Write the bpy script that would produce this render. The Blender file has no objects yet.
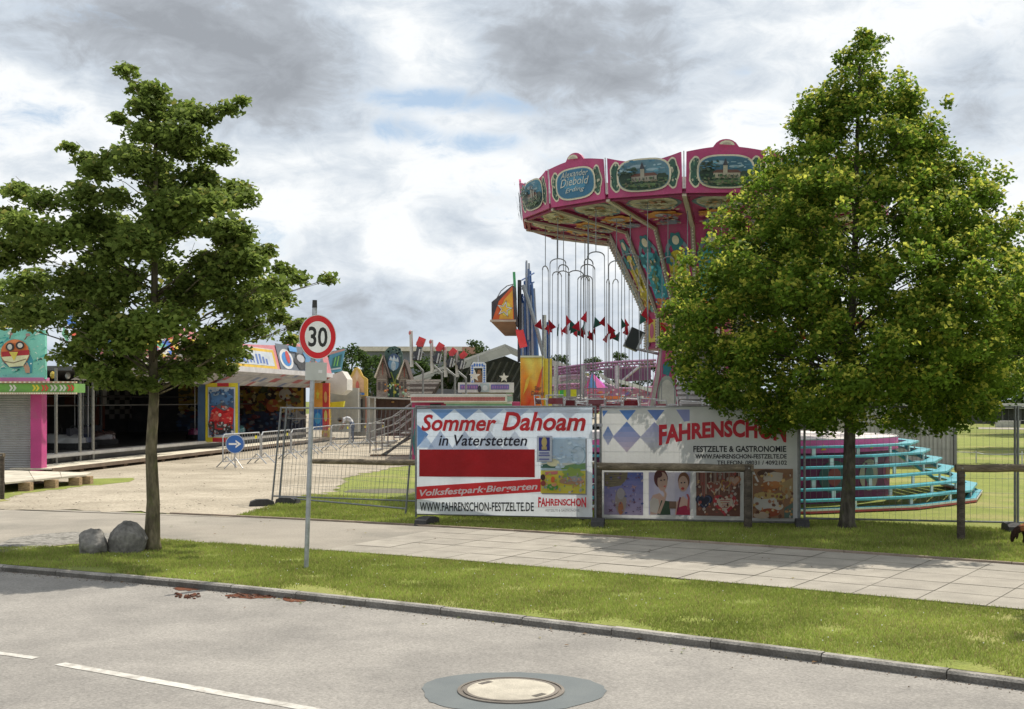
import bpy, math, random
import numpy as np
from mathutils import Vector, Matrix
PI = math.pi
R = math.radians
random.seed(7)
rng = np.random.default_rng(7)
SC = bpy.context.scene
COL = SC.collection
F, HZ, EYE = 1200.0, 400.0, 2.2          # focal length in pixels, horizon row, eye height (m)

def C(px, py, Y):                         # the point at depth Y seen in that direction
    return ((px - 512) / F * Y, Y, EYE - (py - HZ) / F * Y)
def G(px, py, z=0.0):                     # the point of a level z
    Y = (EYE - z) * F / (py - HZ)
    return ((px - 512) / F * Y, Y, z)
def s(r, g, b):
    f = lambda c: (c / 255 / 12.92) if c <= 10 else ((c / 255 + .055) / 1.055) ** 2.4
    return (f(r), f(g), f(b))
def jit(c, a=.1):
    k = 1 + random.uniform(-a, a)
    return tuple(min(1, max(0, x * k)) for x in c)

# ------------------------------------------------------------------ materials
MATS = {}
def nodes_of(name):
    m = bpy.data.materials.new(name); m.use_nodes = True
    nt = m.node_tree; nt.nodes.clear()
    return m, nt
def mat(name, rough=.6, spec=.4, metal=0., nscale=6., namt=.25, bump=.0, bscale=60., transl=0., fine=.0, stretch=None, dirt=None, coat=0., bdist=.02):
    m, nt = nodes_of(name); N = nt.nodes; L = nt.links
    out = N.new('ShaderNodeOutputMaterial'); b = N.new('ShaderNodeBsdfPrincipled')
    at = N.new('ShaderNodeAttribute'); at.attribute_name = 'Col'
    tc = N.new('ShaderNodeTexCoord'); src = tc.outputs['Object']
    if stretch:
        mp = N.new('ShaderNodeMapping'); mp.inputs['Scale'].default_value = stretch
        L.new(src, mp.inputs['Vector']); src = mp.outputs['Vector']
    no = N.new('ShaderNodeTexNoise'); no.inputs['Scale'].default_value = nscale; no.inputs['Detail'].default_value = 6
    L.new(src, no.inputs['Vector'])
    mr = N.new('ShaderNodeMapRange'); mr.inputs['From Min'].default_value = .3; mr.inputs['From Max'].default_value = .7
    mr.inputs['To Min'].default_value = 1 - namt; mr.inputs['To Max'].default_value = 1 + namt
    L.new(no.outputs['Fac'], mr.inputs['Value'])
    vm = N.new('ShaderNodeVectorMath'); vm.operation = 'SCALE'
    L.new(at.outputs['Color'], vm.inputs[0]); L.new(mr.outputs['Result'], vm.inputs['Scale'])
    colo = vm.outputs['Vector']
    if fine:
        n2 = N.new('ShaderNodeTexNoise'); n2.inputs['Scale'].default_value = bscale; n2.inputs['Detail'].default_value = 4
        L.new(src, n2.inputs['Vector'])
        m2 = N.new('ShaderNodeMapRange'); m2.inputs['From Min'].default_value = .3; m2.inputs['From Max'].default_value = .7
        m2.inputs['To Min'].default_value = 1 - fine; m2.inputs['To Max'].default_value = 1 + fine
        L.new(n2.outputs['Fac'], m2.inputs['Value'])
        v2 = N.new('ShaderNodeVectorMath'); v2.operation = 'SCALE'
        L.new(colo, v2.inputs[0]); L.new(m2.outputs['Result'], v2.inputs['Scale']); colo = v2.outputs['Vector']
    if dirt:
        n3 = N.new('ShaderNodeTexNoise'); n3.inputs['Scale'].default_value = dirt[0]; n3.inputs['Detail'].default_value = 8
        n3.inputs['Roughness'].default_value = .65
        L.new(tc.outputs['Object'], n3.inputs['Vector'])
        m3 = N.new('ShaderNodeMapRange'); m3.inputs['From Min'].default_value = .5; m3.inputs['From Max'].default_value = .68
        m3.inputs['To Max'].default_value = dirt[2]
        L.new(n3.outputs['Fac'], m3.inputs['Value'])
        mx = N.new('ShaderNodeMix'); mx.data_type = 'RGBA'
        L.new(m3.outputs['Result'], mx.inputs[0]); L.new(colo, mx.inputs[6]); mx.inputs[7].default_value = (*dirt[1], 1)
        colo = mx.outputs[2]
    L.new(colo, b.inputs['Base Color'])
    b.inputs['Roughness'].default_value = rough; b.inputs['Specular IOR Level'].default_value = spec
    b.inputs['Metallic'].default_value = metal
    if coat: b.inputs['Coat Weight'].default_value = coat
    if bump:
        nb = N.new('ShaderNodeTexNoise'); nb.inputs['Scale'].default_value = bscale; nb.inputs['Detail'].default_value = 5
        L.new(src, nb.inputs['Vector'])
        bp = N.new('ShaderNodeBump'); bp.inputs['Strength'].default_value = bump; bp.inputs['Distance'].default_value = bdist
        L.new(nb.outputs['Fac'], bp.inputs['Height']); L.new(bp.outputs['Normal'], b.inputs['Normal'])
    sh = b.outputs['BSDF']
    if transl:
        t = N.new('ShaderNodeBsdfTranslucent'); L.new(colo, t.inputs['Color'])
        ms = N.new('ShaderNodeMixShader'); ms.inputs['Fac'].default_value = transl
        L.new(sh, ms.inputs[1]); L.new(t.outputs['BSDF'], ms.inputs[2]); sh = ms.outputs['Shader']
    L.new(sh, out.inputs['Surface'])
    MATS[name] = m
    return m
mat('painted_metal', .38, .5, 0, 3, .12, dirt=(1.3, (.25, .22, .18), .25))
mat('galvanised_steel', .42, .5, .55, 14, .22, bump=.1)
mat('painted_board', .5, .4, 0, 2.5, .14, dirt=(2.2, (.2, .19, .17), .22), fine=.08, bscale=30)
mat('vinyl', .45, .4, 0, 1.6, .12, transl=.42, bump=.6, bscale=2.6, bdist=.06)
mat('canvas_sheet', .7, .2, 0, 1.2, .12, transl=.3, bump=.2, bscale=2)
mat('wood', .8, .2, 0, 9, .35, bump=.5, bscale=30, stretch=(1, 1, 5), fine=.2)
mat('log_wood', .85, .2, 0, 5, .45, bump=.7, bscale=26, stretch=(.5, 3, 3), fine=.3)
mat('plywood', .75, .2, 0, 2.5, .22, fine=.12, bscale=25, dirt=(.9, (.16, .13, .09), .4))
mat('concrete', .85, .2, 0, 4, .22, bump=.3, bscale=70, fine=.12, dirt=(1.4, (.14, .13, .11), .35))
mat('rubber', .8, .2, 0, 20, .2, bump=.3)
mat('gloss_plastic', .25, .6, 0, 3, .08, coat=.3)
mat('cloth', .85, .1, 0, 12, .2)
mat('skin', .6, .3, 0, 10, .1)
mat('fur', .9, .1, 0, 40, .4, bump=.6, bscale=120)
mat('bark', .9, .15, 0, 9, .45, bump=1.0, bscale=22, stretch=(1, 1, .35), fine=.35, dirt=(7, (.10, .12, .035), .55))
mat('stone', .9, .2, 0, 3.5, .4, bump=.9, bscale=18, fine=.3, dirt=(5, (.30, .29, .25), .5))
mat('leaf', .6, .12, 0, 1.2, .2, transl=.52)
mat('grass_leaf', .8, .08, 0, .9, .28, transl=.35)
mat('glass_lens', .1, .6, 0, 3, .05)

# ------------------------------------------------------------------ mesh builder
class MB:
    def __init__(self, m='painted_metal', col=(.5, .5, .5)):
        self.v = []; self.f = []; self.fc = []; self.fm = []; self.mats = []; self.m = m; self.col = col
    def _mi(self, m):
        m = m or self.m
        if m not in self.mats: self.mats.append(m)
        return self.mats.index(m)
    def add(self, vs, fs, col=None, m=None):
        k = len(self.v); self.v += [tuple(p) for p in vs]; mi = self._mi(m); col = col or self.col
        for f in fs:
            self.f.append([i + k for i in f]); self.fc.append(col); self.fm.append(mi)
        return self
    def box(self, c, d, rz=0, col=None, m=None):
        hx, hy, hz = d[0] / 2, d[1] / 2, d[2] / 2; ca, sa = math.cos(rz), math.sin(rz)
        vs = []
        for z in (-hz, hz):
            for x, y in ((-hx, -hy), (hx, -hy), (hx, hy), (-hx, hy)):
                vs.append((c[0] + x * ca - y * sa, c[1] + x * sa + y * ca, c[2] + z))
        return self.add(vs, [(0, 3, 2, 1), (4, 5, 6, 7), (0, 1, 5, 4), (1, 2, 6, 5), (2, 3, 7, 6), (3, 0, 4, 7)], col, m)
    def tube(self, p0, p1, r0, r1=None, n=8, col=None, m=None, cap=True):
        r1 = r0 if r1 is None else r1
        p0, p1 = Vector(p0), Vector(p1); d = (p1 - p0)
        if d.length < 1e-6: return self
        d.normalize(); a = d.orthogonal().normalized(); b = d.cross(a)
        vs = []
        for p, r in ((p0, r0), (p1, r1)):
            for i in range(n):
                t = 2 * PI * i / n + PI / n
                vs.append(p + a * (r * math.cos(t)) + b * (r * math.sin(t)))
        fs = [(i, (i + 1) % n, n + (i + 1) % n, n + i) for i in range(n)]
        if cap: fs += [tuple(range(n - 1, -1, -1)), tuple(range(n, 2 * n))]
        return self.add(vs, fs, col, m)
    def path(self, pts, rs, n=8, col=None, m=None):
        pts = [Vector(p) for p in pts]; vs = []; a = None
        if not hasattr(rs, '__len__'): rs = [rs] * len(pts)
        for i, p in enumerate(pts):
            d = (pts[min(i + 1, len(pts) - 1)] - pts[max(i - 1, 0)]).normalized()
            a = d.orthogonal().normalized() if a is None else (a - d * a.dot(d)).normalized()
            b = d.cross(a)
            for k in range(n):
                t = 2 * PI * k / n
                vs.append(p + a * (rs[i] * math.cos(t)) + b * (rs[i] * math.sin(t)))
        fs = []
        for i in range(len(pts) - 1):
            for k in range(n):
                fs.append((i * n + k, i * n + (k + 1) % n, (i + 1) * n + (k + 1) % n, (i + 1) * n + k))
        fs += [tuple(range(n - 1, -1, -1)), tuple(range((len(pts) - 1) * n, len(pts) * n))]
        return self.add(vs, fs, col, m)
    def lathe(self, c, prof, n=32, col=None, m=None, a0=0, a1=2 * PI):
        vs = []; full = abs(a1 - a0 - 2 * PI) < 1e-6; k = n if full else n + 1
        for r, z in prof:
            for i in range(k):
                t = a0 + (a1 - a0) * i / n
                vs.append((c[0] + r * math.cos(t), c[1] + r * math.sin(t), c[2] + z))
        fs = []
        for j in range(len(prof) - 1):
            for i in range(n):
                i2 = (i + 1) % k
                fs.append((j * k + i, j * k + i2, (j + 1) * k + i2, (j + 1) * k + i))
        return self.add(vs, fs, col, m)
    def ell(self, c, rr, col=None, m=None, n=12, k=7, rz=0, tilt=0):
        vs = []; q = Matrix.Rotation(rz, 3, 'Z') @ Matrix.Rotation(tilt, 3, 'Y')
        for j in range(k + 1):
            ph = PI * j / k
            for i in range(n):
                t = 2 * PI * i / n
                p = q @ Vector((rr[0] * math.sin(ph) * math.cos(t), rr[1] * math.sin(ph) * math.sin(t), rr[2] * math.cos(ph)))
                vs.append((c[0] + p.x, c[1] + p.y, c[2] + p.z))
        fs = []
        for j in range(k):
            for i in range(n):
                fs.append((j * n + i, (j + 1) * n + i, (j + 1) * n + (i + 1) % n, j * n + (i + 1) % n))
        return self.add(vs, fs, col, m)
    def extr(self, pts, off, col=None, m=None):       # a flat polygon pushed along off
        n = len(pts); o = Vector(off)
        vs = [Vector(p) for p in pts] + [Vector(p) + o for p in pts]
        fs = [tuple(range(n)), tuple(range(2 * n - 1, n - 1, -1))]
        fs += [(i, n + i, n + (i + 1) % n, (i + 1) % n) for i in range(n)]
        return self.add(vs, fs, col, m)
    def slab(self, pp, Y, t=.1, col=None, m=None):    # outline facing the viewer at depth Y, t metres thick
        return self.extr([C(x, y, Y) for x, y in pp], (0, t, 0), col, m)
    def rect(self, x0, y0, x1, y1, Y, t=.1, col=None, m=None):
        return self.slab([(x0, y0), (x1, y0), (x1, y1), (x0, y1)], Y, t, col, m)
    def build(self, name, parent=None, smooth=False):
        me = bpy.data.meshes.new(name)
        o0 = Vector((0, 0, 0))
        if parent is not None:
            r = parent
            while r is not None:
                o0 += r.location; r = r.parent
        me.from_pydata([(p[0] - o0.x, p[1] - o0.y, p[2] - o0.z) for p in self.v], [], self.f)
        for mm in self.mats: me.materials.append(MATS[mm])
        if len(self.mats) > 1: me.polygons.foreach_set('material_index', self.fm)
        a = me.color_attributes.new('Col', 'FLOAT_COLOR', 'CORNER')
        arr = np.ones((len(me.loops), 4), np.float32)
        k = 0; tot = [len(f) for f in self.f]
        arr[:, :3] = np.repeat(np.array(self.fc, np.float32), tot, axis=0)
        a.data.foreach_set('color', arr.ravel())
        if smooth:
            me.polygons.foreach_set('use_smooth', [True] * len(me.polygons))
            if smooth == 'auto':
                me.set_sharp_from_angle(angle=R(40))
        me.update()
        o = bpy.data.objects.new(name, me); COL.objects.link(o)
        if parent is not None: o.parent = parent
        return o

def tag(o, label=None, cat=None, group=None, kind=None):
    if label: o['label'] = label
    if cat: o['category'] = cat
    if group: o['group'] = group
    if kind: o['kind'] = kind
    return o
def thing(name, label, cat, loc=(0, 0, 0), group=None):
    o = bpy.data.objects.new(name, None); COL.objects.link(o); o.location = loc; o.empty_display_size = .2
    return tag(o, label, cat, group)
def copy_tree(o, parent=None):
    c = o.copy(); COL.objects.link(c); c.parent = parent
    for ch in list(o.children): copy_tree(ch, c)
    return c
def npmesh(name, V, faces_per, mname, cols, parent=None):
    """V: (n, k, 3) array of n faces with k corners, cols (n,3)"""
    n, k, _ = V.shape
    me = bpy.data.meshes.new(name)
    o0 = Vector((0, 0, 0)); r = parent
    while r is not None: o0 += r.location; r = r.parent
    me.vertices.add(n * k); me.vertices.foreach_set('co', (V.reshape(-1, 3) - np.array(o0)).astype(np.float32).ravel())
    me.loops.add(n * k); me.loops.foreach_set('vertex_index', np.arange(n * k, dtype=np.int32))
    me.polygons.add(n); me.polygons.foreach_set('loop_start', np.arange(0, n * k, k, dtype=np.int32))
    me.polygons.foreach_set('loop_total', np.full(n, k, np.int32))
    me.materials.append(MATS[mname]); me.update(calc_edges=True); me.validate()
    a = me.color_attributes.new('Col', 'FLOAT_COLOR', 'CORNER')
    arr = np.ones((n * k, 4), np.float32); arr[:, :3] = np.repeat(cols, k, axis=0)
    a.data.foreach_set('color', arr.ravel())
    o = bpy.data.objects.new(name, me); COL.objects.link(o)
    if parent is not None: o.parent = parent
    return o

# ------------------------------------------------------------------ lettering and painted faces
_tc = {}
def text2d(t, bold=0.0, shear=0.0):
    key = (t, bold, shear)
    if key in _tc: return _tc[key]
    cu = bpy.data.curves.new('txt', 'FONT'); cu.body = t; cu.offset = bold; cu.shear = shear; cu.resolution_u = 3; cu.fill_mode = 'FRONT'
    ob = bpy.data.objects.new('txt', cu); COL.objects.link(ob)
    dg = bpy.context.evaluated_depsgraph_get()
    me = bpy.data.meshes.new_from_object(ob.evaluated_get(dg))
    vs = np.array([tuple(v.co)[:2] for v in me.vertices]); fs = [tuple(p.vertices) for p in me.polygons]
    bpy.data.objects.remove(ob); bpy.data.curves.remove(cu); bpy.data.meshes.remove(me)
    lo, hi = vs.min(0), vs.max(0)
    vs = (vs - lo) / (hi - lo)
    _tc[key] = (vs, fs)
    return _tc[key]
class Canvas:
    """paint on a surface: m(u, v, lift) gives the 3-D point"""
    def __init__(self, mb, m, eps=.003, material=None):
        self.mb = mb; self.m = m; self.e = eps; self.k = 1; self.mt = material
    def poly(self, pts, col, hold=False):
        self.mb.add([self.m(u, v, self.k * self.e) for u, v in pts], [tuple(range(len(pts)))], col, self.mt)
        if not hold: self.k += 1
        return self
    def rect(self, u0, v0, u1, v1, col, hold=False):
        return self.poly([(u0, v0), (u1, v0), (u1, v1), (u0, v1)], col, hold)
    def oval(self, u, v, ru, rv, col, n=24, a0=0, a1=2 * PI, wob=0, lobes=8, hold=False):
        return self.poly([(u + ru * (1 + wob * math.cos(lobes * t)) * math.cos(t), v + rv * (1 + wob * math.cos(lobes * t)) * math.sin(t))
                          for t in [a0 + (a1 - a0) * i / n for i in range(n)]], col, hold)
    def ring(self, u, v, ru, rv, w, col, n=28):
        vs = []; 
        for i in range(n):
            t = 2 * PI * i / n
            vs += [(u + ru * math.cos(t), v + rv * math.sin(t)), (u + (ru - w) * math.cos(t), v + (rv - w) * math.sin(t))]
        P = [self.m(a, b, self.k * self.e) for a, b in vs]
        self.mb.add(P, [(2 * i, 2 * i + 1, (2 * i + 3) % (2 * n), (2 * i + 2) % (2 * n)) for i in range(n)], col, self.mt); self.k += 1
        return self
    def star(self, u, v, r, col, q=.42, rot=PI / 2, n=5, ru=None):
        ru = ru or r
        return self.poly([(u + (ru if i % 2 == 0 else ru * q) * math.cos(rot + PI * i / n), v + (r if i % 2 == 0 else r * q) * math.sin(rot + PI * i / n)) for i in range(2 * n)], col)
    def grad(self, u0, v0, u1, v1, cols, n=12, horiz=False):
        for i in range(n):
            a, b = i / n, (i + 1) / n; t = (i + .5) / n * (len(cols) - 1); j = min(int(t), len(cols) - 2); w = t - j
            c = tuple(cols[j][q] * (1 - w) + cols[j + 1][q] * w for q in range(3))
            if horiz: self.rect(u0 + (u1 - u0) * a, v0, u0 + (u1 - u0) * b, v1, c, True)
            else: self.rect(u0, v0 + (v1 - v0) * a, u1, v0 + (v1 - v0) * b, c, True)
        self.k += 1
        return self
    def patch(self, u0, v0, u1, v1, nu, nv, fn):
        for i in range(nu):
            for j in range(nv):
                a, b = i / nu, j / nv
                self.rect(u0 + (u1 - u0) * a, v0 + (v1 - v0) * b, u0 + (u1 - u0) * (a + 1 / nu), v0 + (v1 - v0) * (b + 1 / nv), fn(a + .5 / nu, b + .5 / nv), True)
        self.k += 1
        return self
    def text(self, t, u0, v0, u1, v1, col, bold=0.0, shear=0.0, warp=None):
        vs, fs = text2d(t, bold, shear)
        P = []
        for a, b in vs:
            if warp: a, b = warp(a, b)
            P.append(self.m(u0 + (u1 - u0) * a, v0 + (v1 - v0) * b, self.k * self.e))
        self.mb.add(P, fs, col, self.mt); self.k += 1
        return self
    def line(self, pts, w, col):
        for (a, b), (c, d) in zip(pts, pts[1:]):
            l = math.hypot(c - a, d - b) or 1; nx, ny = -(d - b) / l * w / 2, (c - a) / l * w / 2
            self.poly([(a + nx, b + ny), (c + nx, d + ny), (c - nx, d - ny), (a - nx, b - ny)], col, True)
        self.k += 1
        return self
def speckle(cv, u0, v0, u1, v1, cols, n, su, sv, ok=None, rnd=random.Random(5)):
    """many small brush strokes inside a box"""
    for i in range(n):
        u, v = rnd.uniform(u0, u1), rnd.uniform(v0, v1)
        if ok and not ok(u, v): continue
        c = rnd.choice(cols); k = rnd.uniform(.75, 1.25); a, b, t0 = su * rnd.uniform(.4, 1.4), sv * rnd.uniform(.4, 1.4), rnd.uniform(0, 3)
        cv.poly([(u + a * math.cos(t0 + t), v + b * math.sin(t0 + t) * (1 + .3 * math.cos(2 * t))) for t in (0, 1.1, 2.2, 3.3, 4.4, 5.4)], tuple(x * k for x in c), True)
        if i % 12 == 11: cv.k += .25
    cv.k += 1
def facing(mb, Y, eps=.004, material=None):       # paint in picture-like units on an upright board at depth Y
    return Canvas(mb, lambda u, v, l: (lambda p: (p[0], p[1] - l, p[2]))(C(u, v, Y)), eps, material)
# ------------------------------------------------------------------ ground, road, paths
def ground_mat(name, c1, c2, scale, c3=None, s3=.25, t3=(.5, .62), bump=.3, bscale=80, fine=.25, rough=.95, brick=None):
    m, nt = nodes_of(name); N = nt.nodes; L = nt.links
    out = N.new('ShaderNodeOutputMaterial'); b = N.new('ShaderNodeBsdfPrincipled'); tc = N.new('ShaderNodeTexCoord')
    def noise(sc, det=8, rg=.6):
        n = N.new('ShaderNodeTexNoise'); n.inputs['Scale'].default_value = sc; n.inputs['Detail'].default_value = det; n.inputs['Roughness'].default_value = rg
        L.new(tc.outputs['Object'], n.inputs['Vector']); return n.outputs['Fac']
    def rng_(x, a, b_, c=0, d=1):
        q = N.new('ShaderNodeMapRange'); q.inputs['From Min'].default_value = a; q.inputs['From Max'].default_value = b_
        q.inputs['To Min'].default_value = c; q.inputs['To Max'].default_value = d; L.new(x, q.inputs['Value']); return q.outputs['Result']
    def mix(f, a, b_):
        q = N.new('ShaderNodeMix'); q.data_type = 'RGBA'; L.new(f, q.inputs[0])
        for k, x in ((6, a), (7, b_)):
            if isinstance(x, tuple): q.inputs[k].default_value = (*x, 1)
            else: L.new(x, q.inputs[k])
        return q.outputs[2]
    col = mix(rng_(noise(scale), .35, .65), c1, c2)
    if c3: col = mix(rng_(noise(s3, 9, .65), *t3), col, c3)
    fn = noise(bscale, 5, .7)
    v = N.new('ShaderNodeVectorMath'); v.operation = 'SCALE'; L.new(col, v.inputs[0]); L.new(rng_(fn, .25, .75, 1 - fine, 1 + fine), v.inputs['Scale'])
    L.new(v.outputs['Vector'], b.inputs['Base Color']); b.inputs['Roughness'].default_value = rough; b.inputs['Specular IOR Level'].default_value = .2
    bp = N.new('ShaderNodeBump'); bp.inputs['Strength'].default_value = bump; bp.inputs['Distance'].default_value = .02
    L.new(fn, bp.inputs['Height']); L.new(bp.outputs['Normal'], b.inputs['Normal'])
    L.new(b.outputs['BSDF'], out.inputs['Surface']); MATS[name] = m
ROADZ = -.08
ground_mat('asphalt', (.235, .222, .205), (.295, .278, .255), 1.1, (.195, .185, .172), .7, (.46, .74), .35, 42, .40)
ground_mat('asphalt_patch', (.135, .15, .155), (.155, .17, .172), 3, None, bump=.25, bscale=120, fine=.18)
ground_mat('lawn', (.165, .195, .045), (.225, .255, .06), 1.6, (.30, .27, .11), .28, (.50, .68), .8, 30, .45)
ground_mat('far_lawn', (.115, .145, .027), (.165, .19, .036), .6, (.21, .195, .07), .2, (.46, .68), .8, 9, .4)
ground_mat('gravel', (.34, .295, .23), (.43, .38, .30), 1.3, (.27, .235, .18), .3, (.44, .64), .9, 14, .45)
ground_mat('path_concrete', (.27, .245, .21), (.33, .30, .255), .6, (.215, .20, .172), .35, (.46, .66), .35, 30, .22)
ground_mat('joint_dirt', (.12, .11, .085), (.16, .15, .11), 5)
ground_mat('cobble', (.22, .21, .19), (.30, .285, .26), 8, (.13, .125, .11), 5, (.5, .6), .9, 14, .45)
ground_mat('road_paint', (.48, .46, .42), (.58, .56, .52), 4, (.32, .30, .27), 6, (.46, .64), .2, 120, .2)
ground_mat('red_dirt', (.11, .04, .022), (.17, .065, .035), 8, bump=.8)

def sheet(name, pts, z, m, kind='structure', edge=None, label=None):
    """flat polygon; pts are (x, y); edge adds a ragged outline"""
    P = list(pts)
    if edge:
        Q = []
        for (x0, y0), (x1, y1) in zip(P, P[1:] + P[:1]):
            d = math.hypot(x1 - x0, y1 - y0); n = max(1, min(60, int(d / .25)))
            for i in range(n):
                t = i / n; e = edge if 0 < i else 0
                Q.append((x0 + (x1 - x0) * t + random.gauss(0, e), y0 + (y1 - y0) * t + random.gauss(0, e)))
        P = Q
    me = bpy.data.meshes.new(name); me.from_pydata([(x, y, z) for x, y in P], [], [tuple(range(len(P)))])
    if me.polygons[0].normal.z < 0: me.flip_normals()
    me.materials.append(MATS[m]); me.update()
    o = bpy.data.objects.new(name, me); COL.objects.link(o); o['kind'] = kind
    if label: o['label'] = label
    return o
def smoothline(pix, deg=3, z=0.0):
    P = np.array([G(x, y, z)[:2] for x, y in pix]); c = np.polyfit(P[:, 0], P[:, 1], deg)
    x0, x1 = P[:, 0].min(), P[:, 0].max(); d = np.polyder(c)
    def f(x):
        x = np.asarray(x, float); xc = np.clip(x, x0, x1)
        return np.polyval(c, xc) + np.polyval(d, xc) * (x - xc)
    return f
kerbY = smoothline([(0, 566), (100, 573), (200, 582), (300, 592.5), (400, 603), (512, 616), (612, 629), (752, 646), (882, 661.5), (1024, 679)], 2)
nearY = smoothline([(0, 530), (170, 540), (256, 546), (400, 555), (512, 565), (712, 583), (822, 593), (1024, 609)], 2)
farY = smoothline([(0, 508.5), (180, 514), (220, 516), (330, 520), (512, 531), (612, 539), (762, 550), (902, 557), (1024, 563)], 2)
xs = np.concatenate([np.linspace(-60, -9, 8), np.linspace(-8, 9, 40), np.linspace(10, 60, 8)])
kerb_pts = [(x, float(kerbY(x))) for x in xs]
# the ground as one sheet to the horizon, starting at the kerb
sheet('ground', [(x, y + .10) for x, y in kerb_pts] + [(900, 900), (900, 1500), (-900, 1500), (-900, 900)], -.012, 'far_lawn')
sheet('road', [(x, y + .12) for x, y in kerb_pts] + [(60, -60), (-60, -60)], ROADZ, 'asphalt')
sheet('grass_verge', [(x, y + .13) for x, y in kerb_pts] + [(x, float(nearY(x))) for x in xs[::-1]], -.004, 'lawn')
sheet('lawn', [(x, float(farY(x)) + .02) for x in xs if x > -7] + [(60, 60), (60, 75), (-7, 75)], -.004, 'lawn')
# kerb stones one after another
k = MB('concrete', (.23, .215, .19)); x = -30.0
mat('kerb_stone', .85, .2, 0, 3, .35, bump=.5, bscale=50, fine=.25, dirt=(2.2, (.07, .065, .05), .6))
while x < 30:
    dx = .86; x1 = x + dx; a = Vector((x, float(kerbY(x)), 0)); b = Vector((x1, float(kerbY(x1)), 0)); d = (b - a).normalized(); n = Vector((-d.y, d.x, 0))
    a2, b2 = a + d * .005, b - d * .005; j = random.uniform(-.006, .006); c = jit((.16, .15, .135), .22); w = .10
    prof = [(0, ROADZ - .05), (.0, -.022 + j), (.02, j), (w, j), (w, ROADZ - .05)]
    vs = [p + n * u + Vector((0, 0, zz)) for p in (a2, b2) for u, zz in prof]; m5 = len(prof)
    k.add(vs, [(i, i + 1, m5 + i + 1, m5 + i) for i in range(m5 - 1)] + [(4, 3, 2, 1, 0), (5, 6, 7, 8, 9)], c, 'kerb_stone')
    for q_ in range(6): k.fc[-1 - q_] = tuple(min(1, v_ * (1.75 if q_ in (3, 4) else .85)) for v_ in c)  # sunlit tops and shaded, dirty faces put into the stone colour
    x = x1
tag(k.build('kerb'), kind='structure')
# footpath: plain concrete on the left, slabs on the right
sheet('pavement', [(x, float(nearY(x))) for x in xs] + [(x, float(farY(x))) for x in xs[::-1]], 0.0, 'path_concrete')
X0 = G(330, 545)[0]
mat('paving_slab', .85, .2, 0, 2.5, .14, bump=.2, bscale=70, fine=.14, dirt=(.8, (.25, .235, .20), .4))
sl = MB('paving_slab'); x = X0; rows = 5
def pth(xx, t):                           # across the path at right angles
    y0 = float(nearY(xx)); d = Vector((1, (float(nearY(xx + .1)) - y0) / .1)).normalized(); n = Vector((-d.y, d.x))
    w = (float(farY(xx)) - y0) * d.x
    return (xx + n.x * w * t, y0 + n.y * w * t)
sheet('pavement_joints', [pth(xx, .0) for xx in np.linspace(X0 + .3, 26, 50)] + [pth(xx, 1.0) for xx in np.linspace(26, X0 + .3, 50)], .004, 'joint_dirt')
j = 0
while x < 26:
    for r_ in range(rows):
        off = 0; xa, xb = x + off, x + off + .6; g = .005
        t0, t1 = r_ / rows + .0035, (r_ + 1) / rows - .0035
        P = [pth(xa + g, t0), pth(xb - g, t0), pth(xb - g, t1), pth(xa + g, t1)]
        zz = .009 + random.uniform(0, .0035)
        sl.add([(p[0], p[1], zz) for p in P], [(0, 1, 2, 3)], jit((.305, .28, .24), .06))
    x += .6; j += 1
tag(sl.build('pavement_slabs'), kind='structure')
# edging strip behind the path
e = MB('concrete'); xx = -6.6
while xx < 25:
    a = Vector((xx, float(farY(xx)) + .05, 0)); b = Vector((xx + .95, float(farY(xx + .95)) + .05, 0))
    m_ = (a + b) / 2; e.box((m_.x, m_.y, .0), ((b - a).length - .01, .06, .06), math.atan2(b.y - a.y, b.x - a.x), jit((.30, .24, .19), .15)); xx += .95
tag(e.build('path_edging'), kind='structure')
# gravel fairground
gp = [(-300, 509.5), (0, 509.3), (100, 511), (180, 514), (232, 517), (262, 509), (300, 501), (335, 492), (345, 478), (390, 468), (440, 462), (455, 448), (520, 432), (640, 424), (700, 414)]
sheet('gravel_ground', [G(*p)[:2] for p in gp] + [(40, 190), (-90, 190), (-90, 35)], .004, 'gravel', edge=.10)
sheet('path_apron', [G(*p)[:2] for p in [(-260, 575), (0, 553), (71, 544), (170, 541.5), (170, 534), (0, 526), (-260, 515)]], .004, 'path_concrete')
sheet('cobble_strip', [G(*p)[:2] for p in [(-120, 560), (-60, 545), (0, 544), (12, 538.5), (38, 534.6), (73, 532), (120, 534), (150, 541), (71, 543), (0, 552), (-60, 566)]], .006, 'cobble')
sheet('lawn_patch', [G(*p)[:2] for p in [(-60, 503), (0, 502), (20, 494), (80, 487), (130, 482), (135, 478), (90, 479), (60, 483), (0, 486), (-60, 490)]], .009, 'lawn', edge=.07)
sheet('lawn_patch', [G(*p)[:2] for p in [(325, 497), (380, 501), (420, 499), (470, 480), (455, 470), (415, 473), (385, 480), (345, 487)]], .009, 'lawn', edge=.09)
sheet('dirt_strip', [G(*p)[:2] for p in [(345, 493), (415, 494), (415, 489), (350, 490)]], .013, 'joint_dirt', edge=.05)
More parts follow.
